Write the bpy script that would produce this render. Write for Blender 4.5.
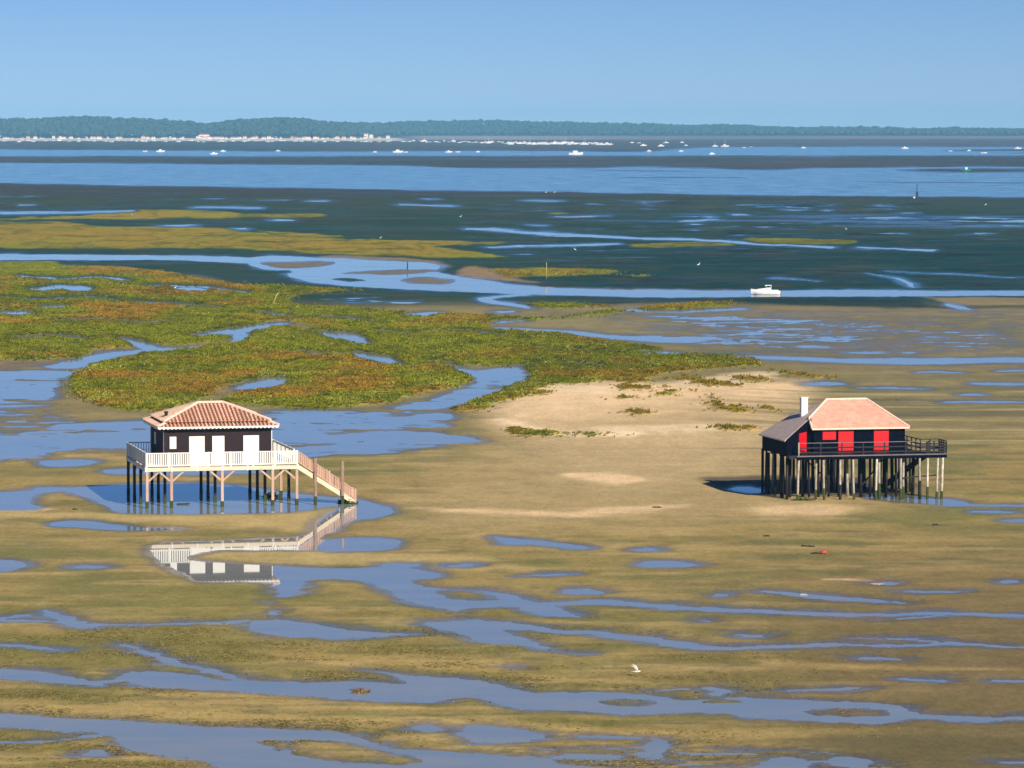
import bpy, math, random
import numpy as np
from mathutils import Vector, Matrix

for o in list(bpy.data.objects):
    bpy.data.objects.remove(o, do_unlink=True)
scene = bpy.context.scene
COL = scene.collection
rnd = random.Random(7)
R = math.radians

# ------------------------------------------------------------------ camera
FPX, CAM_H, HORIZON = 4000.0, 28.5, 125.0
PITCH = math.atan((384 - HORIZON) / FPX)
cam_d = bpy.data.cameras.new('camera')
cam = bpy.data.objects.new('camera', cam_d)
COL.objects.link(cam)
cam.location = (0, 0, CAM_H)
cam.rotation_euler = (math.pi / 2 - PITCH, 0, 0)
cam_d.sensor_width = 36
cam_d.lens = FPX / 1024 * 36
cam_d.clip_start = 1
cam_d.clip_end = 60000
scene.camera = cam

# ------------------------------------------------------------------ light
SUN = Vector((0.43, -0.765, 0.478)).normalized()          # towards the sun
sun_el = math.asin(SUN.z)
sun_az = math.atan2(SUN.x, SUN.y)                        # clockwise from +Y
world = bpy.data.worlds.new('World')
scene.world = world
world.use_nodes = True
nt = world.node_tree
nt.nodes.clear()
out = nt.nodes.new('ShaderNodeOutputWorld')
bg = nt.nodes.new('ShaderNodeBackground')
sky = nt.nodes.new('ShaderNodeTexSky')
sky.sky_type = 'NISHITA'
sky.sun_disc = False
sky.sun_elevation = sun_el
sky.sun_rotation = sun_az
sky.altitude = 0
sky.air_density = 0.5
sky.dust_density = 0.0
sky.ozone_density = 5.0
bg.inputs['Strength'].default_value = 0.06
hsv = nt.nodes.new('ShaderNodeHueSaturation')
hsv.inputs['Saturation'].default_value = 1.12
nt.links.new(sky.outputs[0], hsv.inputs['Color'])
tint = nt.nodes.new('ShaderNodeVectorMath')
tint.operation = 'MULTIPLY'
tint.inputs[1].default_value = (.92, .905, 1.03)
nt.links.new(hsv.outputs[0], tint.inputs[0])
nt.links.new(tint.outputs[0], bg.inputs['Color'])
nt.links.new(bg.outputs[0], out.inputs['Surface'])
sd_ = bpy.data.lights.new('sun', 'SUN')
sd_.energy = 5.0
sd_.angle = R(0.5)
sd_.color = (1.0, 0.91, 0.77)
so = bpy.data.objects.new('sun', sd_)
COL.objects.link(so)
so.rotation_euler = (-SUN).to_track_quat('-Z', 'Y').to_euler()
so.location = (60, 150, 90)
scene.render.engine = 'CYCLES'
scene.view_settings.view_transform = 'Standard'
scene.view_settings.look = 'None'
scene.view_settings.exposure = 0.25
scene.view_settings.gamma = 1.0
scene.view_settings.use_curve_mapping = False
scene.cycles.max_bounces = 6
scene.cycles.volume_bounces = 0

# ------------------------------------------------------------------ helpers
CP, SP = math.cos(PITCH), math.sin(PITCH)


def G(u, v):
    """photo pixel -> point on the flat (z = 0)"""
    x = (u - 512.0) / FPX
    y = (384.0 - v) / FPX
    dz = -SP + y * CP
    t = -CAM_H / dz
    return x * t, (CP + y * SP) * t


def tag(o, label=None, cat=None, group=None, kind=None):
    if label: o['label'] = label
    if cat: o['category'] = cat
    if group: o['group'] = group
    if kind: o['kind'] = kind
    return o


def empty(name, loc, rz=0.0):
    o = bpy.data.objects.new(name, None)
    COL.objects.link(o)
    o.empty_display_size = 0.3
    o.location = loc
    o.rotation_euler = (0, 0, rz)
    return o


class MB:
    def __init__(self):
        self.v, self.f = [], []

    def add(self, vs, fs):
        n = len(self.v)
        self.v += [tuple(p) for p in vs]
        self.f += [tuple(n + i for i in f) for f in fs]
        return self

    def box(self, x0, x1, y0, y1, z0, z1):
        return self.add([(x0, y0, z0), (x1, y0, z0), (x1, y1, z0), (x0, y1, z0),
                         (x0, y0, z1), (x1, y0, z1), (x1, y1, z1), (x0, y1, z1)],
                        [(0, 3, 2, 1), (4, 5, 6, 7), (0, 1, 5, 4), (1, 2, 6, 5), (2, 3, 7, 6), (3, 0, 4, 7)])

    def beam(self, p, q, w, h, up=(0, 0, 1)):
        p, q = Vector(p), Vector(q)
        d = (q - p).normalized()
        s = d.cross(Vector(up))
        if s.length < 1e-4: s = d.cross(Vector((1, 0, 0)))
        s.normalize()
        t = s.cross(d).normalized()
        vs = []
        for c in (p, q):
            for a, b in ((-1, -1), (1, -1), (1, 1), (-1, 1)):
                vs.append(c + s * (a * w / 2) + t * (b * h / 2))
        return self.add(vs, [(3, 2, 1, 0), (4, 5, 6, 7), (0, 1, 5, 4), (1, 2, 6, 5), (2, 3, 7, 6), (3, 0, 4, 7)])

    def tube(self, pts, rs, n=7):
        vs, fs = [], []
        for i, (p, r) in enumerate(zip(pts, rs)):
            p = Vector(p)
            a = Vector(pts[max(i - 1, 0)]); b = Vector(pts[min(i + 1, len(pts) - 1)])
            d = (b - a).normalized()
            s = d.cross(Vector((0, 1, 0.01))).normalized()
            t = d.cross(s).normalized()
            for k in range(n):
                an = 2 * math.pi * k / n
                vs.append(p + s * math.cos(an) * r + t * math.sin(an) * r)
        for i in range(len(pts) - 1):
            for k in range(n):
                k2 = (k + 1) % n
                fs.append((i * n + k, i * n + k2, (i + 1) * n + k2, (i + 1) * n + k))
        fs.append(tuple(range(n - 1, -1, -1)))
        fs.append(tuple((len(pts) - 1) * n + k for k in range(n)))
        return self.add(vs, fs)

    def slab(self, pts, t):
        """polygon given counter-clockwise from above, thickness t downwards"""
        n = len(pts)
        vs = [Vector(p) for p in pts] + [Vector(p) - Vector((0, 0, t)) for p in pts]
        fs = [tuple(range(n)), tuple(range(2 * n - 1, n - 1, -1))]
        for i in range(n):
            j = (i + 1) % n
            fs.append((i, n + i, n + j, j))
        return self.add(vs, fs)

    def mesh(self, name, smooth=False):
        me = bpy.data.meshes.new(name)
        me.from_pydata(self.v, [], self.f)
        me.validate()
        import bmesh
        bm = bmesh.new(); bm.from_mesh(me)
        bmesh.ops.recalc_face_normals(bm, faces=bm.faces)
        bm.to_mesh(me); bm.free()
        if smooth:
            me.polygons.foreach_set('use_smooth', [True] * len(me.polygons))
        return me

    def build(self, name, mat, parent=None, smooth=False, loc=None):
        me = self.mesh(name, smooth)
        me.materials.append(mat)
        o = bpy.data.objects.new(name, me)
        COL.objects.link(o)
        if parent: o.parent = parent
        if loc: o.location = loc
        return o


def copy_of(src, parent, loc=None, rz=None):
    o = src.copy()
    COL.objects.link(o)
    o.parent = parent
    if loc is not None: o.location = loc
    if rz is not None: o.rotation_euler = (0, 0, rz)
    return o


def copy_tree(src, parent=None):
    c = src.copy()
    COL.objects.link(c)
    c.parent = parent
    for ch in list(src.children):
        copy_tree(ch, c)
    return c


def mat(name, col, rough=0.7, var=0.15, scale=3.0, stretch=(1, 1, 1), per_obj=0.0, bump=0.0, spec=0.3, col2=None):
    m = bpy.data.materials.new(name)
    m.use_nodes = True
    n = m.node_tree
    b = n.nodes['Principled BSDF']
    b.inputs['Roughness'].default_value = rough
    b.inputs['Specular IOR Level'].default_value = spec
    tc = n.nodes.new('ShaderNodeTexCoord')
    mp = n.nodes.new('ShaderNodeMapping')
    mp.inputs['Scale'].default_value = stretch
    n.links.new(tc.outputs['Object'], mp.inputs['Vector'])
    no = n.nodes.new('ShaderNodeTexNoise')
    no.inputs['Scale'].default_value = scale
    no.inputs['Detail'].default_value = 5
    no.inputs['Roughness'].default_value = 0.65
    n.links.new(mp.outputs[0], no.inputs['Vector'])
    ramp = n.nodes.new('ShaderNodeValToRGB')
    ramp.color_ramp.elements[0].position = 0.3
    ramp.color_ramp.elements[1].position = 0.7
    c2 = col2 if col2 else tuple(min(1, c * (1 + var)) for c in col)
    ramp.color_ramp.elements[0].color = (*[c * (1 - var) for c in col], 1)
    ramp.color_ramp.elements[1].color = (*c2, 1)
    n.links.new(no.outputs['Fac'], ramp.inputs['Fac'])
    last = ramp.outputs['Color']
    if per_obj:
        oi = n.nodes.new('ShaderNodeObjectInfo')
        hs = n.nodes.new('ShaderNodeHueSaturation')
        mr = n.nodes.new('ShaderNodeMapRange')
        mr.inputs['To Min'].default_value = 1 - per_obj
        mr.inputs['To Max'].default_value = 1 + per_obj
        n.links.new(oi.outputs['Random'], mr.inputs['Value'])
        n.links.new(mr.outputs[0], hs.inputs['Value'])
        n.links.new(last, hs.inputs['Color'])
        last = hs.outputs['Color']
    n.links.new(last, b.inputs['Base Color'])
    if bump:
        bp = n.nodes.new('ShaderNodeBump')
        bp.inputs['Strength'].default_value = bump
        bp.inputs['Distance'].default_value = 0.03
        n.links.new(no.outputs['Fac'], bp.inputs['Height'])
        n.links.new(bp.outputs[0], b.inputs['Normal'])
    return m


# numpy noise ---------------------------------------------------------------
_rng = np.random.default_rng(11)
_LAT = _rng.random((512, 512)).astype(np.float32)


def vnoise(x, y):
    xi = np.floor(x).astype(np.int64); yi = np.floor(y).astype(np.int64)
    fx = (x - xi).astype(np.float32); fy = (y - yi).astype(np.float32)
    fx = fx * fx * (3 - 2 * fx); fy = fy * fy * (3 - 2 * fy)
    x0 = xi & 511; x1 = (xi + 1) & 511; y0 = yi & 511; y1 = (yi + 1) & 511
    a = _LAT[y0, x0]; b = _LAT[y0, x1]; c = _LAT[y1, x0]; d = _LAT[y1, x1]
    return (a + (b - a) * fx) * (1 - fy) + (c + (d - c) * fx) * fy


def fbm(x, y, oct=4, seed=0.0, gain=0.5):
    s = np.zeros_like(x, dtype=np.float32); amp = 1.0; tot = 0
    for i in range(oct):
        s += amp * vnoise(x * 2 ** i + seed * 17.3 + i * 31.7, y * 2 ** i + seed * 9.1 + i * 57.1)
        tot += amp; amp *= gain
    return s / tot * 2 - 1          # about -1..1


def sstep(a, b, x):
    t = np.clip((x - a) / (b - a), 0, 1)
    return t * t * (3 - 2 * t)


# ================================================================== THE TIDAL FLAT
us = np.concatenate([np.arange(-300, -40, 6.0), np.arange(-40, 1064, 1.8), np.arange(1064, 1330, 6.0)])
vs = np.concatenate([np.arange(134.8, 200, 0.5), np.arange(200, 310, 0.62), np.arange(310, 780, 0.72), np.arange(780, 900, 2.0)])
U, V = np.meshgrid(us, vs)
X, Y = G(U, V)
X = X.astype(np.float64); Y = Y.astype(np.float64)
AN = 6.0                                                   # flats are seen foreshortened
Uw = U + 7 * fbm(U / 45, V / 9, 4, 1) + 2.5 * fbm(U / 9, V / 2.2, 2, 2)
Vw = V + 1.1 * fbm(U / 40, V / 8, 4, 3) + 0.4 * fbm(U / 8, V / 2, 2, 4)
far = sstep(230, 180, V)
Vw = V + (Vw - V) * (1 - 0.65 * far)


def smooth(pts, closed, k=3):
    p = np.array(pts, float)
    n = len(p); res = []
    rng_ = range(n if closed else n - 1)
    for i in rng_:
        if closed:
            a, b, c, d = p[(i - 1) % n], p[i], p[(i + 1) % n], p[(i + 2) % n]
        else:
            a, b, c, d = p[max(i - 1, 0)], p[i], p[i + 1], p[min(i + 2, n - 1)]
        for j in range(k):
            t = j / k
            res.append(0.5 * ((2 * b) + (c - a) * t + (2 * a - 5 * b + 4 * c - d) * t * t + (3 * b - a - 3 * c + d) * t ** 3))
    if not closed: res.append(p[-1])
    return np.array(res)


def window(pts, m):
    u0, v0 = pts[:, 0].min() - m * AN - 12, pts[:, 1].min() - m - 3
    u1, v1 = pts[:, 0].max() + m * AN + 12, pts[:, 1].max() + m + 3
    i0, i1 = np.searchsorted(vs, [v0, v1]); j0, j1 = np.searchsorted(us, [u0, u1])
    return slice(i0, i1), slice(j0, j1)


def seg_dist(uu, vv, pts, closed, wid=None):
    best = np.full(uu.shape, 1e9, np.float32)
    n = len(pts)
    for i in range(n if closed else n - 1):
        a = pts[i]; b = pts[(i + 1) % n]
        ax, ay, bx, by = a[0] / AN, a[1], b[0] / AN, b[1]
        dx, dy = bx - ax, by - ay
        L = dx * dx + dy * dy + 1e-9
        t = np.clip(((uu / AN - ax) * dx + (vv - ay) * dy) / L, 0, 1)
        d = np.hypot(uu / AN - ax - t * dx, vv - ay - t * dy)
        if wid is not None:
            d = d - (wid[i] + t * (wid[i + 1] - wid[i]))
        np.minimum(best, d, out=best)
    return best


def inside(uu, vv, pts):
    c = np.zeros(uu.shape, bool)
    n = len(pts)
    for i in range(n):
        x0, y0 = pts[i]; x1, y1 = pts[(i + 1) % n]
        if y0 == y1: continue
        m = ((y0 > vv) != (y1 > vv)) & (uu < (x1 - x0) * (vv - y0) / (y1 - y0) + x0)
        c ^= m
    return c


def sd_poly(pts, margin=8, sm=True):
    p = smooth(pts, True) if sm else np.array(pts, float)
    w = window(p, margin)
    uu, vv = Uw[w], Vw[w]
    d = seg_dist(uu, vv, p, True)
    return w, np.where(inside(uu, vv, p), -d, d)


def sd_stroke(pts, hw, margin=8):
    p = np.array(pts, float)
    if np.isscalar(hw): hw = [hw] * len(p)
    q = smooth(np.column_stack([p, hw]), False)
    w = window(q[:, :2], margin)
    return w, seg_dist(Uw[w], Vw[w], q[:, :2], False, q[:, 2])


WAT = np.full(U.shape, 8.0, np.float32)                  # signed distance (photo px) to water


def water(pts):
    w, d = sd_poly(pts); WAT[w] = np.minimum(WAT[w], d)


def creek(pts, hw):
    w, d = sd_stroke(pts, hw); WAT[w] = np.minimum(WAT[w], d)


def bank(pts):
    w, d = sd_poly(pts); WAT[w] = np.maximum(WAT[w], -d)


def pond(u, v, a, b):
    prnd = random.Random(int(u * 7 + v * 13))
    sk = prnd.uniform(-.35, .35)
    if v < 260: b *= .55; a *= 1.15
    pts = []
    for k in range(10):
        t = k * math.pi / 5
        q = prnd.uniform(.55, 1.25)
        pts.append((u + a * math.cos(t) * prnd.uniform(.85, 1.3), v + b * (math.sin(t) * q + sk * math.cos(t))))
    water(pts)


# far channels
water([(-320, 149.5), (0, 150), (200, 151), (350, 152), (512, 151), (640, 152), (700, 148), (768, 147.3), (1024, 147.3), (1340, 148), (1340, 155), (1024, 155.2), (640, 155.3), (0, 156), (-320, 156)])
bank([(940, 150.5), (1000, 149), (1100, 149), (1100, 153), (1000, 153.5)])
water([(-320, 162), (0, 163), (128, 164), (256, 165), (384, 166), (470, 168.3), (590, 168.6), (640, 167.2), (768, 170.3), (820, 168.5), (1024, 167), (1340, 166), (1340, 199), (1024, 197.3), (768, 195), (640, 193), (512, 191), (384, 189.5), (256, 187), (128, 185.3), (0, 183), (-320, 181)])
bank([(890, 169.8), (950, 168.5), (1060, 168), (1340, 168), (1340, 172), (1024, 172.6), (940, 172.8)])
bank([(600, 177.2), (690, 176.9), (745, 177.3), (740, 178.1), (650, 178.1)])
bank([(850, 181.6), (910, 181.9), (1100, 182.6), (1100, 183.4), (960, 183.2), (880, 182.6)])
bank([(560, 169.3), (690, 171.0), (720, 171.3), (650, 171.8)])
creek([(-300, 153), (100, 153), (1024, 152)], 0.6)
# channel winding through the marsh
creek([(-300, 256), (0, 257), (100, 257.5), (175, 257.5), (220, 259), (258, 261)], [2.8, 2.8, 2.6, 2.6, 2.8, 3])
water([(250, 257.5), (303, 257), (381, 260.5), (428, 262.5), (439, 267.5), (433, 271.5), (456, 276), (496, 281), (514, 285), (587, 289), (662, 290), (752, 291), (868, 290), (1024, 291), (1340, 291), (1340, 296), (1024, 296), (868, 296), (752, 297), (662, 297.5), (587, 296), (512, 294), (431, 290.5), (343, 285.5), (306, 281), (286, 276), (291, 270), (262, 269)])
bank([(262, 263), (300, 261), (336, 262), (330, 266), (285, 268)])
bank([(341, 273), (385, 270), (436, 269.5), (425, 273), (380, 275)])
bank([(398, 280), (420, 277), (456, 280), (450, 283.5), (415, 284)])
bank([(333, 279.5), (350, 278), (368, 281), (350, 282)])
creek([(524, 294.5), (500, 296.8), (485, 298.5), (493, 302), (512, 304.5), (530, 308)], [1, 1, 1.2, 1.2, 1.3, 0.8])
creek([(-200, 213.5), (0, 213), (62, 212.5), (132, 210.5)], [1.2, 1.2, 1.2, .6])
creek([(200, 207.6), (260, 208)], 0.7)
creek([(468, 229), (512, 231.3), (570, 235), (662, 239), (724, 241), (768, 244.5), (830, 247.3)], [.8, 1, 1.2, .8, 1.1, .8, .8])
creek([(490, 247), (540, 246), (612, 244)], [.5, .6, .8])
creek([(858, 247.7), (895, 249), (928, 250)], [.5, .6, .9])
creek([(870, 273), (890, 277), (905, 282), (913, 287)], [.2, .35, .6, .3])
creek([(946, 304), (955, 307), (966, 309.5)], [.5, .9, .4])
creek([(772, 278), (818, 281)], .2)
creek([(890, 271), (950, 274), (1010, 277), (1100, 278)], .15)
creek([(400, 204.5), (450, 206)], .7)
for (u, v, a, b) in [(577, 216.5, 22, .9), (545, 201, 16, 1.3), (740, 215, 9, 1.6), (708, 217, 5, .9), (792, 210, 9, 1), (827, 210.7, 4, .8), (903, 213, 10, .7),
                     (284, 220, 8, 1.6), (318, 201, 9, .9), (180, 225.5, 14, 1.4), (240, 229, 7, 1), (27, 205, 6, 1), (500, 229, 12, .8), (540, 225, 6, .7), (430, 199, 6, .7)]:
    pond(u, v, a, b)
# pools and creeks in the near marsh
for (p, w) in [([(38, 289), (60, 287), (78, 289)], 2.0), ([(180, 289), (193, 290)], 1.8), ([(48, 307), (61, 306.5)], 1.3), ([(140, 302), (175, 304), (215, 307.5)], 1.0),
               ([(-60, 314), (0, 314), (20, 313)], 1.8), ([(200, 336), (222, 332.5), (240, 330), (258, 326.5), (281, 324)], [1.0, 1.8, 2.2, 2, 1.2]), ([(238, 331), (243, 337), (236, 342)], 1),
               ([(120, 339), (136, 342), (146, 347), (155, 350)], [.5, 1.4, 1.6, 1.8]),
               ([(323, 333), (340, 336), (351, 340), (361, 344)], [1.2, 2.2, 2.0, 1]), ([(357, 353), (370, 357), (384, 362), (400, 366)], [.9, 1.8, 1.6, 1.2]),
               ([(418, 315.5), (431, 314)], 1.7), ([(45, 373), (90, 360), (120, 353.5), (150, 350), (180, 347.5), (215, 346)], [4, 2.2, 2, 1.6, .8, .3])]:
    creek(p, w)
for (p, w) in [([(20, 276), (60, 279), (100, 277), (130, 281)], .6), ([(150, 285), (200, 287), (240, 292)], .7), ([(0, 297), (40, 299), (90, 297), (120, 300)], .6), ([(262, 312), (290, 316), (340, 318), (372, 322)], .6),
               ([(60, 322), (100, 320), (140, 324), (170, 322)], .55), ([(380, 331), (420, 334), (460, 331), (500, 336)], .6), ([(540, 349), (590, 352), (640, 353)], .6), ([(20, 338), (55, 336), (90, 340)], .6), ([(300, 352), (330, 356), (352, 353)], .6), ([(520, 366), (560, 364), (600, 367)], .5), ([(410, 366), (440, 363), (455, 367)], .6)]:
    creek(p, w)
water([(240, 385), (256, 379), (283, 378), (277, 386), (256, 391), (240, 391)])
water([(-320, 372), (0, 372), (12, 370), (60, 368), (80, 369), (68, 379), (56, 388), (52, 398), (20, 402), (0, 404), (-320, 405)])
for v, a, b in [(406, -40, 45), (411, -60, 42), (417, -60, 50), (422, 10, 70)]:
    creek([(a, v), ((a + b) / 2, v + .6), (b, v - .4)], [.7, .9, .3])
water([(456, 369), (478, 370), (512, 367), (527, 374), (514, 385), (482, 397), (458, 405), (432, 410), (402, 412), (396, 407), (431, 399), (464, 389), (478, 379)])
# wide shallow sheets around the left cabin
water([(-320, 440), (10, 434), (60, 424), (150, 421), (262, 413), (300, 410), (380, 411), (396, 415), (436, 413), (456, 416), (440, 422), (398, 427), (455, 435.5), (486, 441), (440, 446), (392, 453), (340, 454), (300, 457), (165, 454), (128, 452), (60, 452), (0, 461), (-320, 464)])
water([(36, 462), (60, 460), (86, 459.5), (97, 463), (70, 466.5), (45, 466)])
water([(105, 471), (125, 469), (250, 470), (250, 474), (120, 474)])
water([(-320, 494), (0, 492), (40, 487.5), (75, 487), (125, 484), (190, 483), (245, 487), (285, 493), (330, 497), (362, 500), (386, 507), (392, 513), (378, 517), (357, 520), (340, 527), (321, 537), (326, 540), (343, 538), (376, 538), (398, 542), (391, 549), (356, 551), (316, 550), (250, 550), (208, 551), (190, 559), (250, 564), (306, 566.5), (381, 566), (430, 571), (438, 577), (414, 581), (440, 588.5), (481, 590), (512, 594.5), (527, 599), (547, 602), (594, 599.5), (637, 602), (674, 606), (700, 608), (674, 610), (637, 607), (594, 604.5), (560, 606), (586, 616.5), (565, 617), (527, 612), (512, 606), (470, 609), (456, 612), (416, 604), (396, 597), (376, 585), (350, 580), (306, 581), (298, 592), (276, 597), (268, 583), (205, 582), (190, 577), (172, 569), (157, 560), (152, 545), (220, 541), (256, 539.5), (297, 537), (311, 530), (320, 520), (340, 508), (331, 507), (298, 511), (250, 513), (172, 514), (117, 512), (95, 505), (60, 498), (38, 509), (0, 510), (-320, 512)])
bank([(40, 494), (70, 492), (92, 500), (110, 510), (70, 511), (36, 505)])
bank([(188, 559), (212, 552), (260, 550), (330, 551), (400, 552), (440, 562), (380, 567), (306, 567.5), (250, 565), (210, 562)])
bank([(436, 592), (470, 590.5), (498, 596), (490, 600), (455, 599)])
water([(50, 523), (75, 521), (125, 525), (150, 528), (182, 529), (125, 530.5), (85, 528), (55, 526)])
creek([(640, 605), (674, 607), (768, 612), (855, 615), (943, 614), (1024, 615.5), (1200, 617)], [2, 2.2, 2, 2, 1.8, 1.8, 1.8])
creek([(880, 619), (920, 618), (945, 615)], [.6, 1, .8])
water([(246, 621), (288, 620), (318, 625), (376, 632.5), (424, 634), (396, 636.5), (326, 639), (262, 634)])
creek([(250, 621), (207, 622.5), (140, 624.5), (92, 624.5), (80, 626), (60, 618.5), (42, 610)], [1.4, 1.1, 1, 1.6, 2.6, 2.2, .8])
creek([(-100, 620), (0, 620), (30, 621), (60, 622.5)], [1.2, 1.2, 1.1, 1]); creek([(0, 619), (20, 616), (30, 614)], [1.2, 1.4, .5])
water([(420, 623), (456, 620), (481, 619.5), (512, 622), (562, 629), (594, 632), (577, 634.5), (540, 632), (505, 630), (520, 636), (549, 646), (547, 650), (512, 645), (481, 641), (456, 634), (448, 631)])
creek([(560, 631), (594, 633), (624, 637), (652, 640.5), (687, 646), (727, 648.5), (768, 647), (830, 644.5), (868, 646), (918, 645), (943, 643.5), (980, 645), (1024, 647), (1200, 648)], [2, 2, 2.2, 2.6, 2.8, 1.8, 2, 2, 1.8, 1.6, 2, 1.4, 1.2, 1.2])
creek([(858, 637.5), (890, 638.5), (918, 640), (940, 643)], [.6, 1, 1, .8])
creek([(865, 658.5), (895, 659.5)], 1.5); creek([(903, 678.5), (943, 681)], 1.2); creek([(998, 681), (1060, 683)], 1.3); creek([(788, 691), (820, 690), (855, 688.5)], [1, 1.5, 1.3])
water([(-320, 664), (0, 669), (32, 670), (62, 675), (85, 680), (107, 679), (130, 671.5), (170, 671.5), (212, 678), (256, 681), (318, 681.5), (346, 680.5), (395, 683), (405, 681), (385, 674), (356, 669), (391, 672.5), (416, 675), (481, 680), (512, 688), (537, 692.5), (569, 691.5), (649, 694), (672, 699), (707, 699.5), (737, 696.5), (768, 698), (805, 700), (898, 705), (923, 713.5), (973, 716), (1024, 716.5), (1340, 718), (1340, 724), (1024, 720.5), (973, 723), (918, 718.5), (888, 723), (855, 724), (768, 720), (750, 720), (724, 714.5), (649, 713.5), (632, 715), (587, 712), (512, 708.5), (481, 699.5), (461, 698.5), (426, 703), (356, 701), (306, 696.5), (256, 693), (195, 690), (142, 688), (125, 682), (107, 684), (100, 686.5), (45, 683), (0, 679.5), (-320, 676)])
bank([(600, 701), (625, 699), (652, 701), (640, 705.5), (612, 705)]); bank([(808, 711), (845, 708.5), (888, 711), (870, 715.5), (825, 715)]); bank([(706, 701.5), (730, 700.5), (738, 702.5), (715, 703.5)])
creek([(706, 688), (722, 691), (718, 695)], [1.3, 1.8, 1.4]); creek([(648, 691), (685, 689)], [.8, 1])
bank([(350, 690), (362, 689), (370, 692), (358, 693.5)])
creek([(120, 645), (140, 650), (160, 658), (180, 665), (212, 671.5), (237, 680)], [.7, 1.4, 1.6, 1.5, 1.6, 1.6]); creek([(5, 645.5), (32, 646.5), (60, 650)], [1.4, 1.8, 1.2])
water([(-320, 712), (0, 713), (62, 718), (125, 720), (187, 725), (256, 727.5), (343, 732), (368, 738), (398, 749), (431, 750), (512, 756), (560, 762), (560, 790), (256, 775), (200, 761), (132, 751), (118, 742), (108, 737), (60, 740), (0, 745), (-320, 748), (-320, 741), (0, 742), (90, 733), (60, 733), (0, 728), (-320, 726)])
bank([(290, 742), (330, 740), (372, 748), (420, 760), (390, 764), (330, 760), (296, 752)]); bank([(262, 742), (285, 741), (300, 745), (280, 749)])
pond(90, 754, 17, 3.5); pond(428, 729, 18, 3.6)
water([(461, 726), (490, 725), (512, 727.5), (547, 735), (530, 741), (490, 744), (462, 740)])
water([(550, 757), (575, 753.5), (610, 756), (622, 760), (580, 761)]); water([(642, 745), (655, 738.5), (668, 742), (660, 758), (640, 757)]); creek([(585, 736.5), (640, 738.5)], 1.5)
creek([(512, 764), (540, 768), (600, 770)], 3); water([(760, 760), (790, 757), (815, 764), (790, 772), (740, 776)]); water([(826, 757), (850, 756), (878, 761), (860, 770), (835, 765)]); creek([(1000, 762), (1060, 764)], 1.6)
for (u, v, a, b) in [(-4, 567.5, 30, 7.5), (90, 567, 17, 1.4), (400, 565, 19, 2.6), (460, 565.5, 13, 1.7), (647, 550, 13, 1.8), (660, 565, 30, 3.6), (583, 592, 20, 2.9), (719, 595, 8, 1.6),
                     (764, 591, 9, 1.6), (884, 583.5, 14, 1.6), (936, 591.3, 33, 1.4), (990, 512, 20, 1.4), (1018, 521, 22, 1.7), (1012, 581.5, 13, 1.7), (705, 621, 7, 1.4), (545, 575, 24, 1.2), (748, 635.5, 17, 2.0), (514, 668, 6, 1.3), (579, 653, 9, 1.2)]:
    pond(u, v, a, b)
water([(494, 537), (512, 538.5), (557, 542), (592, 547.5), (580, 549.5), (549, 546), (530, 543.5), (515, 545), (503, 543)])
creek([(768, 592), (793, 594.5), (843, 599), (905, 603)], [1, 1.8, 2, 1])
creek([(880, 497), (925, 501), (948, 502.5), (962, 505), (1024, 506), (1200, 508)], [1.5, 2.4, 3.0, 1.3, 1.0, 1])
water([(728, 489), (742, 486.5), (758, 488), (762, 491), (745, 492)]);
# streaky wet sheet on the right
creek([(498, 328.5), (540, 331), (575, 333), (612, 337), (660, 339.5), (720, 341)], [.8, 1.4, 1.4, 1.8, 3, 3.5])
creek([(735, 357), (768, 358), (843, 360.5), (900, 361), (918, 361), (1024, 360.5), (1200, 360)], [.8, 1.4, 1.8, 3.0, 3.0, 2.2, 2])
creek([(629, 310.5), (680, 311.5), (740, 309)], [1, 1.3, .5]); creek([(498, 322), (520, 320)], 1); creek([(500, 312), (512, 311.5)], .8)
for a, b, v, h in [(800, 823, 347, 1.2), (850, 885, 353, .9), (973, 1040, 384, 1), (960, 983, 394.5, .9), (948, 1018, 402, 1), (810, 842, 384, 2), (860, 925, 388.5, .5), (1000, 1040, 371, .6), (920, 960, 372.5, .7), (637, 672, 353, 1.3)]:
    creek([(a, v), ((a + b) / 2, v - .3), (b, v + .2)], [h * .6, h, h * .5])

# streaks: broken sheets of water where ripples hold it
ST = fbm(U / 48, V / 1.5, 4, 5, .62)


ST2 = fbm(U / 34 + 1.2 * fbm(U / 90, V / 7, 2, 112), V / 1.0, 4, 111, .65)


def streaky(pts, amount, off, st=None):
    w, d = sd_poly(pts, 10)
    k = sstep(3, -5, d)
    WAT[w] = np.where(k > 0, np.minimum(WAT[w], 8 - k * (8 - ((ST if st is None else st)[w] * amount + off))), WAT[w])


streaky([(600, 314), (700, 313), (800, 316), (900, 322), (920, 335), (860, 345), (720, 348), (650, 343), (690, 328)], 7.0, 0.5, ST2)
streaky([(760, 322), (980, 326), (1040, 345), (960, 356), (800, 354), (740, 348)], 7, 1.7, ST2)
streaky([(690, 214), (1060, 214), (1060, 229), (700, 226), (560, 221)], 6, 1.4)
streaky([(-320, 400), (60, 402), (90, 410), (80, 422), (0, 436), (-320, 440)], 6, 1.2)
streaky([(380, 412), (440, 416), (470, 428), (430, 436), (380, 430)], 6, 1.0)
streaky([(260, 590), (300, 597), (292, 617), (262, 620), (240, 600)], 5, 0.7)
streaky([(420, 750), (760, 745), (900, 760), (900, 800), (420, 800)], 6, 1.2)
streaky([(480, 205), (900, 205), (1050, 240), (700, 262), (480, 258)], 6, 3.3)
streaky([(-300, 190), (500, 196), (900, 200), (900, 212), (300, 205), (-300, 200)], 6, 2.8)
streaky([(306, 294), (436, 297), (430, 306), (320, 306)], 6, 1.6)

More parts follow.
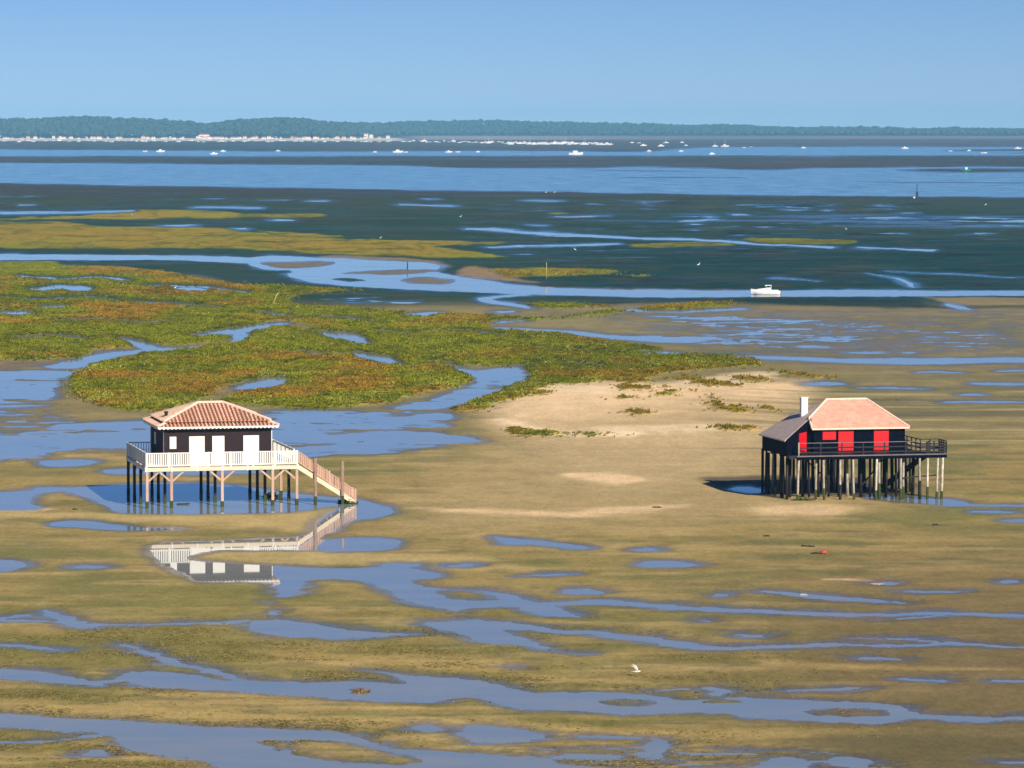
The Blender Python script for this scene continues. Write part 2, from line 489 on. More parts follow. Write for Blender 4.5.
SHF = fbm(U / 55 + .8 * fbm(U / 90, V / 12, 3, 102), V / 2.6, 4, 101, .62)
for pts in ([(-320, 425), (60, 418), (262, 408), (460, 408), (500, 442), (390, 460), (160, 460), (-320, 470)], [(-320, 366), (90, 362), (70, 400), (0, 430), (-320, 440)], [(380, 398), (470, 384), (530, 366), (535, 380), (440, 415)], [(590, 312), (930, 314), (1050, 350), (700, 352)]):
    w, d = sd_poly(pts, 4)
    WAT[w] = np.where(WAT[w] < 1.0, np.maximum(WAT[w], -1.6) + sstep(1, -4, d) * 2.9 * sstep(-.05, .55, SHF[w]), WAT[w])
fg = sstep(520, 640, V)
WAT += 0.55 * fbm(U / 26, V / 3.2, 4, 6) * sstep(0, 2.5, np.abs(WAT) + 0.6) + fg * (.45 + 1.5 * fbm(U / 15, V / 2.0, 4, 52, .65))

# ---------------------------------------------------------------- marsh cover
MAR = np.full(U.shape, -8.0, np.float32)


def marsh(pts):
    w, d = sd_poly(pts); MAR[w] = np.maximum(MAR[w], -d)


marsh([(71, 387), (82, 370), (105, 363), (125, 358), (150, 353), (200, 348), (237, 344), (246, 336), (262, 329), (291, 328), (320, 330), (300, 322), (303, 306), (391, 312), (436, 315), (512, 317), (560, 318), (600, 312), (640, 311.5), (600, 316), (560, 319.5), (512, 321), (480, 324), (500, 331), (560, 334), (587, 339), (624, 344), (662, 350), (640, 353), (674, 356), (732, 355), (750, 359), (762, 366), (737, 368), (687, 372), (667, 376), (652, 385), (624, 384), (562, 386), (535, 386), (530, 378), (520, 368), (490, 366), (456, 366), (470, 372), (477, 380), (466, 386), (416, 395), (406, 399), (376, 406), (331, 409), (281, 408), (240, 404), (222, 401), (237, 393), (236, 384), (216, 392), (200, 401), (170, 410), (150, 412.5), (125, 411), (100, 406), (77, 399)])
marsh([(-320, 260), (0, 260.5), (60, 264), (90, 266), (125, 268), (175, 273), (205, 281), (256, 286), (300, 287), (360, 291), (300, 296), (303, 309), (320, 312), (330, 320), (300, 322), (270, 322), (235, 328), (205, 334), (230, 338), (240, 341), (175, 345), (145, 343), (122, 338), (137, 346), (100, 350), (82, 358), (50, 360), (25, 362), (0, 361), (-320, 362)])
marsh([(456, 409), (481, 400), (506, 388), (528, 384), (560, 386), (530, 392), (548, 396), (520, 399), (510, 403), (490, 406), (488, 411), (461, 412)])
marsh([(-320, 218), (0, 218), (75, 216), (135, 210), (215, 211), (256, 214), (320, 214), (320, 217), (256, 218), (215, 219), (80, 219.5), (0, 221), (-320, 222)])
marsh([(-320, 224), (0, 222.5), (65, 222), (100, 226), (220, 228.5), (256, 233), (312, 237.5), (380, 240), (440, 241), (485, 243), (440, 247), (505, 255.5), (480, 259), (400, 257), (330, 255), (256, 252), (230, 250), (100, 249), (0, 249.5), (-320, 250)])
marsh([(256, 231), (290, 232), (350, 236), (312, 238)]); marsh([(495, 270), (512, 268.5), (560, 269), (617, 272), (600, 276), (540, 277), (505, 277)]); marsh([(620, 276), (652, 275.5), (650, 277.5), (625, 277.5)])
marsh([(618, 245.5), (660, 243), (732, 243.5), (720, 246.5), (650, 247.5)]); marsh([(745, 239), (768, 237), (855, 240), (850, 244), (800, 245), (755, 243)])
marsh([(632, 309), (690, 304), (735, 303), (730, 306.5), (680, 310)]); marsh([(512, 303), (560, 304), (610, 307), (560, 309), (530, 306)])
marsh([(470, 242), (500, 241), (510, 243), (485, 244.5)]); marsh([(550, 213.7), (565, 213.5), (560, 215)])
marsh([(505, 430), (520, 431), (545, 435), (560, 437), (540, 438), (510, 435)])
tufts_only = [[(607, 392), (625, 386.5), (650, 388), (657, 393), (640, 395), (615, 394.5)], [(655, 389), (680, 392), (694, 394), (670, 395)], [(641, 399), (660, 396), (680, 399), (665, 401)],
              [(610, 402), (630, 400.5), (632, 404), (618, 405)], [(700, 409), (712, 405), (735, 409), (752, 415), (725, 417), (706, 414)], [(722, 379), (745, 377), (775, 380), (760, 384), (735, 382)],
              [(672, 379), (700, 378), (735, 385), (747, 390), (720, 390), (690, 385)], [(624, 418), (640, 415), (660, 419), (640, 421)], [(700, 401), (725, 402), (715, 405), (700, 404)],
              [(755, 410), (775, 409), (775, 413)], [(776, 372), (800, 375), (835, 378), (800, 379)], [(872, 399.5), (900, 400), (893, 402)], [(703, 433), (730, 431), (760, 431), (730, 435)]]
for p in tufts_only: marsh(p)
for k in range(13):
    u = 560 + k * 7; v = 437.3 + k * .22
    marsh([(u, v - .5), (u + 3 + rnd.random() * 3, v - .6), (u + 4, v + .6), (u + 1, v + .6)])
MAR += 1.1 * fbm(U / 22, V / 3.4, 4, 8)
MAR += sstep(275, 255, V) * 1.5 * fbm(U / 45, V / 1.7, 4, 115)
thin = sstep(590, 610, U) * sstep(373, 378, V)
MAR += thin * (2.4 * fbm(U / 14, V / 1.8, 3, 51) - .7)
WM = np.clip(sstep(-0.2, 0.9, MAR) * sstep(0.2, 1.0, WAT), 0, 1)

# ---------------------------------------------------------------- heights
near = sstep(200, 330, V)
Z = np.clip(0.020 * WAT, -0.22, 0.10)
Z += 0.012 * fbm(X / 3.0, Y / 9.0, 4, 9) * sstep(.3, 2, WAT) * near
RIP = fbm(U / 160 + .3 * fbm(U / 60, V / 9, 3, 20), V / 5.0, 3, 10)
Z += 0.05 * np.clip(RIP, -.2, 1) * sstep(1, 4, WAT) * near
mz = 0.20 + 0.16 * fbm(X / 1.1, Y / 2.2, 3, 12) + 0.14 * fbm(X / 6, Y / 12, 3, 13)
Z += WM * np.clip(mz, 0.03, .6) * (0.5 + .5 * near)
# sand bar behind the cabins stands a little proud
w, d = sd_poly([(490, 412), (520, 392), (600, 384), (700, 386), (790, 384), (800, 410), (760, 440), (640, 448), (560, 442), (505, 432)], 20)
SANDD = np.full(U.shape, 30.0, np.float32); SANDD[w] = d
Z += 0.35 * sstep(2, -14, SANDD)
# far shore rises out of the bay
shore_v = np.interp(U, [-300, 0, 350, 400, 430, 640, 1340], [141.2, 141.0, 140.6, 140.0, 138.2, 137.8, 138.2])
Z += np.clip((shore_v - V) * 0.5, 0, 2.5)

# ---------------------------------------------------------------- colours (albedo)
def blend(c, col, k):
    for i in range(3):
        c[i] += (col[i] - c[i]) * k


n1 = fbm(U / 120, V / 7, 4, 14); n2 = fbm(U / 40, V / 3, 4, 15); n3 = fbm(X / 1.3, Y / 3.0, 4, 16)
C = [np.full(U.shape, .305, np.float32), np.full(U.shape, .222, np.float32), np.full(U.shape, .084, np.float32)]
blend(C, (.185, .170, .060), sstep(-.2, .45, n1) * .95)                   # olive film of algae
blend(C, (.42, .30, .13), sstep(.0, .55, RIP) * .8 * sstep(1, 3, WAT))   # drier crests
blend(C, (.15, .14, .065), sstep(.05, .55, n2) * .55)
# brown-olive weed on the near ridges
weed = sstep(575, 640, V) * sstep(-.25, .35, fbm(U / 150, V / 9, 3, 17)) * sstep(.4, 1.6, WAT)
blend(C, (.20, .165, .045), weed * .7)
speck = sstep(.05, .45, fbm(X / .55, Y / 1.6, 3, 18))
blend(C, (.12, .115, .03), weed * speck * .55)
# right foreground is greyer, redder mud
blend(C, (.205, .15, .075), sstep(560, 1000, U) * sstep(520, 640, V) * .85)
# the wet grey-green mud of the middle distance
blend(C, (.19, .165, .085), sstep(470, 400, V) * .6)
# seagrass flats
sg = sstep(312, 298, V + 3 * n1)
blend(C, (.032, .075, .050), sg)
blend(C, (.010, .058, .058), sg * sstep(400, 760, U + 80 * n1) * sstep(228, 246, V) * .9)
blend(C, (.055, .078, .042), sg * sstep(215, 200, V + 6 * n1) * .7)
blend(C, (.09, .075, .04), sg * sstep(.25, .6, n2) * .6)
blend(C, (.008, .022, .024), sg * sstep(.2, .6, fbm(U / 60, V / 3, 4, 19)) * sstep(480, 650, U) * .8)


fine = fbm(U / 90, V / 1.0, 4, 105, .6)
blend(C, (.060, .055, .062), sg * sstep(.08, .5, fine) * .6)
blend(C, (.010, .040, .030), sg * sstep(.08, .5, -fine) * .55)
blend(C, (.10, .10, .035), sg * sstep(.25, .6, fbm(U / 70, V / 1.4, 4, 106)) * .5)


def paint(pts, col, k=1.0, soft=2.0, noisy=1.0):
    w, d = sd_poly(pts, 12)
    a = sstep(soft, -soft, d + noisy * 2 * n2[w]) * k
    for i in range(3):
        C[i][w] += (col[i] - C[i][w]) * a


SAND = (.78, .54, .32); PALE = (.84, .64, .42); TAN = (.30, .22, .12)
paint([(496, 408), (530, 392), (610, 383), (720, 385), (800, 382), (805, 400), (770, 430), (700, 450), (620, 449), (545, 441), (500, 430)], SAND, .95, 5)
paint([(480, 440), (600, 420), (760, 400), (820, 430), (800, 470), (880, 505), (800, 520), (640, 525), (420, 530), (440, 480)], (.42, .30, .15), .75, 14, 2)
paint([(540, 430), (640, 430), (760, 420), (790, 450), (740, 470), (640, 490), (560, 480)], (.50, .36, .20), .7, 10, 2)
paint([(560, 476), (620, 474), (640, 482), (610, 485)], SAND, .8, 2); paint([(410, 510), (480, 510), (560, 512), (690, 505), (600, 518), (520, 516)], SAND, .7, 3)
paint([(500, 420), (520, 425), (560, 434), (640, 437), (620, 440), (545, 437)], PALE, .9, 1.5); paint([(580, 432), (700, 428), (740, 432), (660, 438)], PALE, .6, 2)
paint([(540, 388), (600, 386), (625, 392), (570, 398)], PALE, .6, 2); paint([(660, 384), (760, 372), (775, 378), (700, 388)], PALE, .7, 2)
paint([(770, 505), (850, 507), (840, 515), (760, 515)], SAND, .6, 3); paint([(828, 580.5), (868, 580.5), (868, 582), (828, 582)], (.66, .42, .28), .9, .6, .2)
paint([(0, 508), (40, 508.5), (60, 511), (20, 512.5), (0, 512)], SAND, .7, 1.5)
paint([(-40, 514), (110, 513), (250, 514), (340, 509), (320, 520), (300, 533), (240, 528), (100, 519), (0, 518)], (.47, .34, .15), .8, 3)
paint([(195, 558), (260, 552), (420, 555), (500, 562), (400, 564), (300, 565)], (.46, .34, .15), .8, 3)
for (p0, p1, vv) in [((-40), 1064, 660), ((-40), 1064, 706), (-40, 1064, 722), (380, 1064, 733)]:
    pass
paint([(0, 702), (120, 708), (300, 717), (480, 722), (680, 734), (900, 731), (1064, 740), (900, 738), (680, 740), (480, 728), (256, 724), (100, 717), (0, 712)], (.44, .31, .12), .75, 3)
paint([(512, 676), (600, 680), (640, 684), (560, 684)], (.42, .30, .12), .7, 2); paint([(770, 662), (900, 668), (1060, 672), (900, 672), (780, 668)], (.42, .29, .12), .7, 2.5)
paint([(260, 652), (400, 658), (512, 664), (512, 674), (380, 668), (300, 664)], (.42, .29, .11), .6, 3)
paint([(820, 735), (1064, 738), (1064, 800), (820, 790)], (.15, .125, .06), .8, 8)
paint([(-40, 640), (100, 640), (240, 655), (200, 668), (60, 668), (-40, 662)], (.19, .165, .05), .7, 5)
paint([(150, 590), (300, 582), (260, 640), (100, 634)], (.20, .18, .05), .5, 6)
# tan bars beside the marsh channel
paint([(330, 256), (420, 259), (435, 263), (400, 261), (340, 259)], (.34, .24, .13), .9, 1)
paint([(400, 261), (440, 264), (440, 268), (420, 266)], TAN, .9, 1); paint([(452, 278), (470, 268), (500, 270), (505, 277), (530, 282), (500, 280), (470, 276)], (.38, .25, .13), .95, 1)
for p in ([(341, 273), (385, 270), (436, 269.5), (425, 273), (380, 275)], [(398, 280), (420, 277), (456, 280), (450, 283.5), (415, 284)], [(262, 263), (300, 261), (336, 262), (330, 266), (285, 268)]):
    paint(p, (.27, .21, .13), .9, 1, .3)
paint([(512, 285), (600, 288), (760, 290.5), (760, 291.5), (600, 290), (512, 287)], (.24, .17, .11), .7, .8, .3)
paint([(918, 297), (960, 298), (1064, 299), (1064, 306), (960, 305)], (.33, .25, .12), .9, 1); paint([(750, 299), (900, 299), (930, 306), (1064, 308), (900, 309), (760, 304)], (.012, .035, .03), .85, 1.2)
paint([(512, 320), (560, 318), (660, 322), (680, 330), (640, 336), (560, 331), (512, 327)], (.26, .22, .11), .7, 3); paint([(735, 306), (900, 309), (1064, 310), (1064, 318), (740, 313)], (.26, .20, .10), .8, 2)
paint([(540, 308), (640, 305), (690, 303), (640, 313), (560, 312)], (.28, .21, .12), .7, 2)
paint([(190, 275), (206, 279), (212, 281), (190, 281)], (.33, .22, .14), .8, 2); paint([(-40, 372), (0, 364), (50, 362), (30, 368)], (.16, .12, .10), .8, 2)
# ripple stripes on the right flat
stripe = fbm(U / 300, V / 2.6, 3, 21)
blend(C, (.40, .32, .17), sstep(.15, .5, stripe) * sstep(700, 830, U) * sstep(365, 395, V) * sstep(480, 440, V) * .75)
blend(C, (.13, .115, .055), sstep(.15, .5, -stripe) * sstep(640, 790, U) * sstep(365, 395, V) * sstep(500, 470, V) * .6)
# far mud banks and beach
blend(C, (.060, .060, .050), sstep(200, 192, V) * .9)
blend(C, (.11, .085, .075), sstep(152, 147, V) * sstep(300, 420, U) * .6)
blend(C, (.10, .07, .06), sstep(.1, .6, n1) * sstep(185, 165, V) * .6)
beach = sstep(1.7, .8, np.abs(V - 139.7)) * sstep(415, 390, U)
blend(C, (.85, .74, .62), beach)
blend(C, (.40, .32, .28), sstep(140.5, 139, V) * sstep(395, 430, U) * sstep(800, 500, U) * .9)
blend(C, (.24, .19, .17), sstep(139.5, 138.5, V) * sstep(500, 800, U) * .9)
land = sstep(138.8, 137.8, V)
blend(C, (.035, .05, .025), land * sstep(1.3, 2.2, Z))
# marsh ground: gold where dry, green by the creeks
mg = fbm(U / 85, V / 7, 4, 22)
gold = sstep(-.12, .36, mg + .35 * sstep(300, 235, V) - .25 * sstep(3, .5, WAT))
gold = np.maximum(gold, .85 * thin)
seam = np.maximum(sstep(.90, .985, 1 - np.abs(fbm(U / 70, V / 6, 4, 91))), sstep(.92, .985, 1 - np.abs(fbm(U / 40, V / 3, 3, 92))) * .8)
mc = [np.full(U.shape, c, np.float32) for c in (.27, .28, .012)]
blend(mc, (.45, .255, .03), gold * .9)
blend(mc, (.38, .27, .03), sstep(265, 250, V) * .8)
blend(mc, (.10, .13, .02), sstep(.12, .5, fbm(U / 45, V / 1.6, 4, 71)) * sstep(300, 255, V) * .8)
blend(mc, (.055, .075, .008), sstep(.1, .5, fbm(X / .9, Y / 2, 3, 23)) * .5 * near)
blend(mc, (.19, .18, .02), sstep(470, 620, U) * sstep(300, 240, V) * .8)
blend(mc, (.12, .13, .012), sstep(480, 560, U) * sstep(300, 330, V) * .35)
blend(mc, (.27, .30, .03), sstep(1.8, .2, MAR) * sstep(290, 255, V) * .8)
blend(mc, (.30, .31, .03), sstep(.15, .5, fbm(U / 60, V / 4, 4, 93)) * .55)
blend(mc, (.07, .10, .010), np.maximum(seam * .7, sstep(2.0, .6, WAT + .6 * n2) * .8) * .75)  # darker creekside plants and seams, with bank shade painted into the colour
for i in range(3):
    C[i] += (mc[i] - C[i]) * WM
dry = 1 + .34 * (1 - sg) * sstep(200, 300, V) * (1 - .6 * sstep(620, 900, U) * sstep(500, 600, V))
C[0] *= dry * .98; C[1] *= dry; C[2] *= dry * .95
wet = sstep(3.2 + 2.6 * fg, 0.1, WAT + (1.2 + 1.6 * fg) * n2 + fg * 1.2 * fbm(U / 20, V / 1.6, 3, 81)) * (1 - WM)
wet = np.maximum(wet, .55 * sg * (1 - WM) * sstep(-.1, .5, fbm(U / 90, V / 2.4, 4, 24)))
wet = np.maximum(wet, .35 * sstep(480, 400, V) * sstep(440, 640, U) * (1 - WM) * sstep(-.2, .4, stripe * -1) * sstep(0, 10, SANDD))
w, d = sd_poly([(590, 312), (760, 310), (1340, 314), (1340, 372), (900, 368), (740, 362), (680, 348)], 6)
wet[w] = np.maximum(wet[w], sstep(3, -4, d) * sstep(-.45, .25, ST2[w]) * .8 * (1 - WM[w]))
w, d = sd_poly([(560, 214), (1340, 213), (1340, 229), (900, 229), (600, 222)], 6)
wet[w] = np.maximum(wet[w], sstep(2, -2, d) * sstep(-.35, .3, fbm(U[w] / 120, V[w] / 2.2, 4, 95)) * .95)
w, d = sd_poly([(700, 479), (760, 477), (900, 480), (920, 490), (880, 496), (780, 496), (720, 488)], 8)
wet[w] = np.maximum(wet[w], sstep(1, -2, d) * .3)
for i, c_ in enumerate((.05, .045, .035)):
    C[i][w] += (c_ - C[i][w]) * sstep(1.5, -2, d) * .7  # damp mud; the right cabin's cast shadow is painted darker into its colour
blend(C, (.12, .105, .075), wet * .45 * (1 - sg))


def grid_object(name, x, y, z, cols, wetness):
    r, c = x.shape
    me = bpy.data.meshes.new(name)
    idx = np.arange(r * c).reshape(r, c)
    q = np.stack([idx[1:, :-1], idx[1:, 1:], idx[:-1, 1:], idx[:-1, :-1]], -1).reshape(-1, 4)
    me.vertices.add(r * c)
    me.vertices.foreach_set('co', np.stack([x, y, z], -1).astype(np.float32).ravel())
    me.loops.add(q.size)
    me.loops.foreach_set('vertex_index', q.ravel().astype(np.int32))
    me.polygons.add(len(q))
    me.polygons.foreach_set('loop_start', np.arange(0, q.size, 4, dtype=np.int32))
    me.polygons.foreach_set('use_smooth', np.ones(len(q), bool))
    a = me.color_attributes.new('ground_colour', 'FLOAT_COLOR', 'POINT')
    col = np.stack([cols[0], cols[1], cols[2], wetness], -1).astype(np.float32)
    a.data.foreach_set('color', col.ravel())
    me.update(calc_edges=True)
    o = bpy.data.objects.new(name, me)
    COL.objects.link(o)
    return o


gm = bpy.data.materials.new('tidal_ground')
gm.use_nodes = True
n = gm.node_tree; L = n.links
b = n.nodes['Principled BSDF']
at = n.nodes.new('ShaderNodeAttribute'); at.attribute_name = 'ground_colour'
geo = n.nodes.new('ShaderNodeNewGeometry')


def noise_node(scale, vec, detail=6, rough=.65):
    k = n.nodes.new('ShaderNodeTexNoise')
    k.inputs['Scale'].default_value = scale
    k.inputs['Detail'].default_value = detail
    k.inputs['Roughness'].default_value = rough
    L.new(vec, k.inputs['Vector'])
    return k.outputs['Fac']


mp = n.nodes.new('ShaderNodeMapping'); mp.inputs['Scale'].default_value = (1, .45, 1)
L.new(geo.outputs['Position'], mp.inputs['Vector'])
fa = noise_node(2.6, mp.outputs[0]); fb = noise_node(.35, mp.outputs[0])


def maprange(v, a, b_, c, d):
    k = n.nodes.new('ShaderNodeMapRange')
    for i, x in zip(('From Min', 'From Max', 'To Min', 'To Max'), (a, b_, c, d)): k.inputs[i].default_value = x
    L.new(v, k.inputs['Value'])
    return k.outputs[0]


def math_n(op, a, b_):
    k = n.nodes.new('ShaderNodeMath'); k.operation = op
    for i, x in enumerate((a, b_)):
        if isinstance(x, float): k.inputs[i].default_value = x
        else: L.new(x, k.inputs[i])
    return k.outputs[0]


fc = noise_node(8.0, mp.outputs[0], 4, .8)
fac = math_n('MULTIPLY', math_n('MULTIPLY', maprange(fa, .3, .7, .86, 1.14), maprange(fc, .3, .7, .76, 1.24)), maprange(fb, .3, .7, .86, 1.14))
mul = n.nodes.new('ShaderNodeVectorMath'); mul.operation = 'SCALE'
L.new(at.outputs['Color'], mul.inputs[0]); L.new(fac, mul.inputs['Scale'])
L.new(mul.outputs[0], b.inputs['Base Color'])
L.new(maprange(at.outputs['Alpha'], 0, 1, .92, .2), b.inputs['Roughness'])
L.new(maprange(at.outputs['Alpha'], 0, 1, .08, .5), b.inputs['Specular IOR Level'])
bp = n.nodes.new('ShaderNodeBump'); bp.inputs['Distance'].default_value = .05
L.new(maprange(at.outputs['Alpha'], 0, 1, .55, .10), bp.inputs['Strength'])
L.new(fa, bp.inputs['Height']); L.new(bp.outputs[0], b.inputs['Normal'])
flat = grid_object('tidal_flat', X, Y, Z, C, wet)
flat.data.materials.append(gm)
tag(flat, 'olive sandy tidal flat with ridges, pools and sand bar', 'ground', kind='structure')

# ------------------------------------------------------------------ water sheet
wm = bpy.data.materials.new('bay_water')
wm.use_nodes = True
n = wm.node_tree; L = n.links
b = n.nodes['Principled BSDF']
b.inputs['IOR'].default_value = 1.33
geo = n.nodes.new('ShaderNodeNewGeometry')
sep = n.nodes.new('ShaderNodeSeparateXYZ'); L.new(geo.outputs['Position'], sep.inputs[0])
mp = n.nodes.new('ShaderNodeMapping'); mp.inputs['Scale'].default_value = (.5, 1, 1); L.new(geo.outputs['Position'], mp.inputs['Vector'])
nn = noise_node(.12, mp.outputs[0], 5)
big = noise_node(.012, mp.outputs[0], 4)
openw = maprange(sep.outputs['Y'], 850, 1500, 0, 1)
rg = math_n('MULTIPLY', openw, maprange(nn, .35, .65, .05, .17))
mp2 = n.nodes.new('ShaderNodeMapping'); mp2.inputs['Scale'].default_value = (.12, .3, 1); L.new(geo.outputs['Position'], mp2.inputs['Vector'])
breeze = noise_node(.5, mp2.outputs[0], 5, .6)
br = math_n('MULTIPLY', maprange(breeze, .48, .62, 0, .11), maprange(sep.outputs['Y'], 303, 330, 0, 1))
L.new(math_n('ADD', math_n('ADD', rg, br), 0.02), b.inputs['Roughness'])
mix = n.nodes.new('ShaderNodeMix'); mix.data_type = 'RGBA'
silt = noise_node(.9, mp2.outputs[0], 6, .65)
mixa = n.nodes.new('ShaderNodeMix'); mixa.data_type = 'RGBA'
mixa.inputs['A'].default_value = (.27, .32, .345, 1); mixa.inputs['B'].default_value = (.37, .365, .325, 1)
L.new(maprange(silt, .38, .68, 0, 1), mixa.inputs['Factor']); L.new(mixa.outputs['Result'], mix.inputs['A'])
mix.inputs['B'].default_value = (.09, .25, .42, 1)
L.new(maprange(sep.outputs['Y'], 700, 1600, 0, 1), mix.inputs['Factor'])
L.new(mix.outputs['Result'], b.inputs['Base Color'])
bp = n.nodes.new('ShaderNodeBump'); bp.inputs['Distance'].default_value = .02
rip = noise_node(2.2, mp.outputs[0], 4)
L.new(maprange(openw, 0, 1, .006, .05), bp.inputs['Strength']); L.new(rip, bp.inputs['Height']); L.new(bp.outputs[0], b.inputs['Normal'])
mw = MB()
mw.add([(-9000, -300, 0), (9000, -300, 0), (9000, 11900, 0), (-9000, 11900, 0)], [(0, 1, 2, 3)])
tag(mw.build('bay_water', wm), 'calm blue water lying in pools, creeks and channels', 'water', kind='structure')

# ------------------------------------------------------------------ marsh plants
cell = np.abs(np.gradient(X, axis=1) * np.gradient(Y, axis=0))
du = np.gradient(us)[None, :] * np.ones_like(V); dv = np.gradient(vs)[:, None] * np.ones_like(U)
prob = (du * dv * (1 - .55 * thin) * np.maximum(WM, .10 * sstep(-2.2, -.2, MAR) * sstep(.5, 1.2, WAT)) * sstep(262, 300, V) * (U > -60) * (U < 1090)).ravel()
NT = 112000
rg = np.random.default_rng(5)
pick = rg.choice(prob.size, NT, p=prob / prob.sum())
pu = U.ravel()[pick] + (rg.random(NT) - .5) * 2.4; pv = V.ravel()[pick] + (rg.random(NT) - .5) * .9
px, py = G(pu, pv); pz = Z.ravel()[pick] - .03
dist = py
hgt = (.07 + .13 * rg.random(NT)) * (1 + .5 * (fbm(px / 5, py / 10, 2, 40) > .15)) * (.8 + dist / 1500)
NB = 4
ang = rg.random((NT, 1)) * 6.28 + np.arange(NB)[None, :] * (6.28 / NB) + rg.normal(0, .25, (NT, NB))
rad = (.11 + .14 * rg.random((NT, NB))) * (.7 + dist / 1100)[:, None]
wid = rad * .55
ca, sa = np.cos(ang), np.sin(ang)
P0 = np.stack([px[:, None] + ca * .02 - sa * wid * .5, py[:, None] + sa * .02 + ca * wid * .5, np.repeat(pz[:, None], NB, 1)], -1)
P1 = np.stack([px[:, None] + ca * .02 + sa * wid * .5, py[:, None] + sa * .02 - ca * wid * .5, np.repeat(pz[:, None], NB, 1)], -1)
hh = hgt[:, None] * (.6 + .6 * rg.random((NT, NB)))
P2 = np.stack([px[:, None] + ca * rad + sa * wid * .35, py[:, None] + sa * rad - ca * wid * .35, pz[:, None] + hh], -1)
P3 = np.stack([px[:, None] + ca * rad * 1.05 - sa * wid * .35, py[:, None] + sa * rad * 1.05 + ca * wid * .35, pz[:, None] + hh * .95], -1)
allv = np.stack([P0, P1, P2, P3], 2).reshape(-1, 3).astype(np.float32)
nq = NT * NB
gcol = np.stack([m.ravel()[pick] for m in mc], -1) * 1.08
bright = fbm(pu / 30, pv / 4, 3, 41) + rg.normal(0, .35, NT)
yel = (bright > .95 - .38 * sstep(355, 372, pv))[:, None] & (gold.ravel()[pick] < .6)[:, None]
gcol = np.where(yel, np.array([.52, .50, .10]), gcol)
drk = (rg.random(NT) < .05)[:, None]
gcol = np.where(drk, np.array([.10, .115, .012]), gcol) * (.86 + .28 * rg.random((NT, 1)))
cc = np.repeat(np.concatenate([gcol, np.zeros((NT, 1))], 1), NB * 4, 0).astype(np.float32)
me = bpy.data.meshes.new('marsh_grass')
me.vertices.add(nq * 4); me.vertices.foreach_set('co', allv.ravel())
me.loops.add(nq * 4); me.loops.foreach_set('vertex_index', np.arange(nq * 4, dtype=np.int32))
me.polygons.add(nq); me.polygons.foreach_set('loop_start', np.arange(0, nq * 4, 4, dtype=np.int32))
a = me.color_attributes.new('ground_colour', 'FLOAT_COLOR', 'POINT'); a.data.foreach_set('color', cc.ravel())
me.update(calc_edges=True)
tm = bpy.data.materials.new('marsh_leaf'); tm.use_nodes = True
n = tm.node_tree; L = n.links; b = n.nodes['Principled BSDF']; b.inputs['Roughness'].default_value = .75; b.inputs['Specular IOR Level'].default_value = .15
at = n.nodes.new('ShaderNodeAttribute'); at.attribute_name = 'ground_colour'; L.new(at.outputs['Color'], b.inputs['Base Color'])
tr = n.nodes.new('ShaderNodeBsdfTranslucent'); L.new(at.outputs['Color'], tr.inputs['Color'])
mx = n.nodes.new('ShaderNodeMixShader'); mx.inputs[0].default_value = .3
L.new(b.outputs[0], mx.inputs[1]); L.new(tr.outputs[0], mx.inputs[2]); L.new(mx.outputs[0], n.nodes['Material Output'].inputs['Surface'])
me.materials.append(tm)
mo = bpy.data.objects.new('marsh_grass', me); COL.objects.link(mo)
tag(mo, 'low green and rust coloured salt marsh plants between creeks', 'marsh plants', kind='stuff')

def weed_tufts(NT, prob, seed):
    rg = np.random.default_rng(seed)
    pk = rg.choice(prob.size, NT, p=prob / prob.sum())
    fu = U.ravel()[pk] + (rg.random(NT) - .5) * 2.4; fv = V.ravel()[pk] + (rg.random(NT) - .5)
    x_, y_ = G(fu, fv); z_ = Z.ravel()[pk] - .01
    K = 4
    an_ = rg.random((NT, 1)) * 6.28 + np.arange(K)[None] * (6.28 / K) + rg.normal(0, .3, (NT, K))
    rd_ = .04 + .09 * rg.random((NT, K)); h_ = .01 + .04 * rg.random((NT, K)); wd = rd_ * .6
    c_, s_ = np.cos(an_), np.sin(an_); x1, y1, z1 = x_[:, None], y_[:, None], np.repeat(z_[:, None], K, 1)
    q0 = np.stack([x1 - s_ * wd * .5, y1 + c_ * wd * .5, z1], -1); q1 = np.stack([x1 + s_ * wd * .5, y1 - c_ * wd * .5, z1], -1)
    q2 = np.stack([x1 + c_ * rd_ + s_ * wd * .4, y1 + s_ * rd_ - c_ * wd * .4, z1 + h_], -1); q3 = np.stack([x1 + c_ * rd_ - s_ * wd * .4, y1 + s_ * rd_ + c_ * wd * .4, z1 + h_], -1)
    av = np.stack([q0, q1, q2, q3], 2).reshape(-1, 3).astype(np.float32); m_ = NT * K
    t_ = rg.random((NT, 1))
    col_ = np.where(t_ < .35, np.array([.20, .17, .05]), np.where(t_ < .7, np.array([.33, .26, .09]), np.array([.46, .38, .16]))) * (.8 + .4 * rg.random((NT, 1)))
    cl = np.repeat(np.concatenate([col_, np.zeros((NT, 1))], 1), K * 4, 0).astype(np.float32)
    me = bpy.data.meshes.new('washed_weed')
    me.vertices.add(m_ * 4); me.vertices.foreach_set('co', av.ravel()); me.loops.add(m_ * 4); me.loops.foreach_set('vertex_index', np.arange(m_ * 4, dtype=np.int32))
    me.polygons.add(m_); me.polygons.foreach_set('loop_start', np.arange(0, m_ * 4, 4, dtype=np.int32))
    a = me.color_attributes.new('ground_colour', 'FLOAT_COLOR', 'POINT'); a.data.foreach_set('color', cl.ravel())
    me.update(calc_edges=True); me.materials.append(tm)
    o = bpy.data.objects.new('washed_weed', me); COL.objects.link(o)
    return o


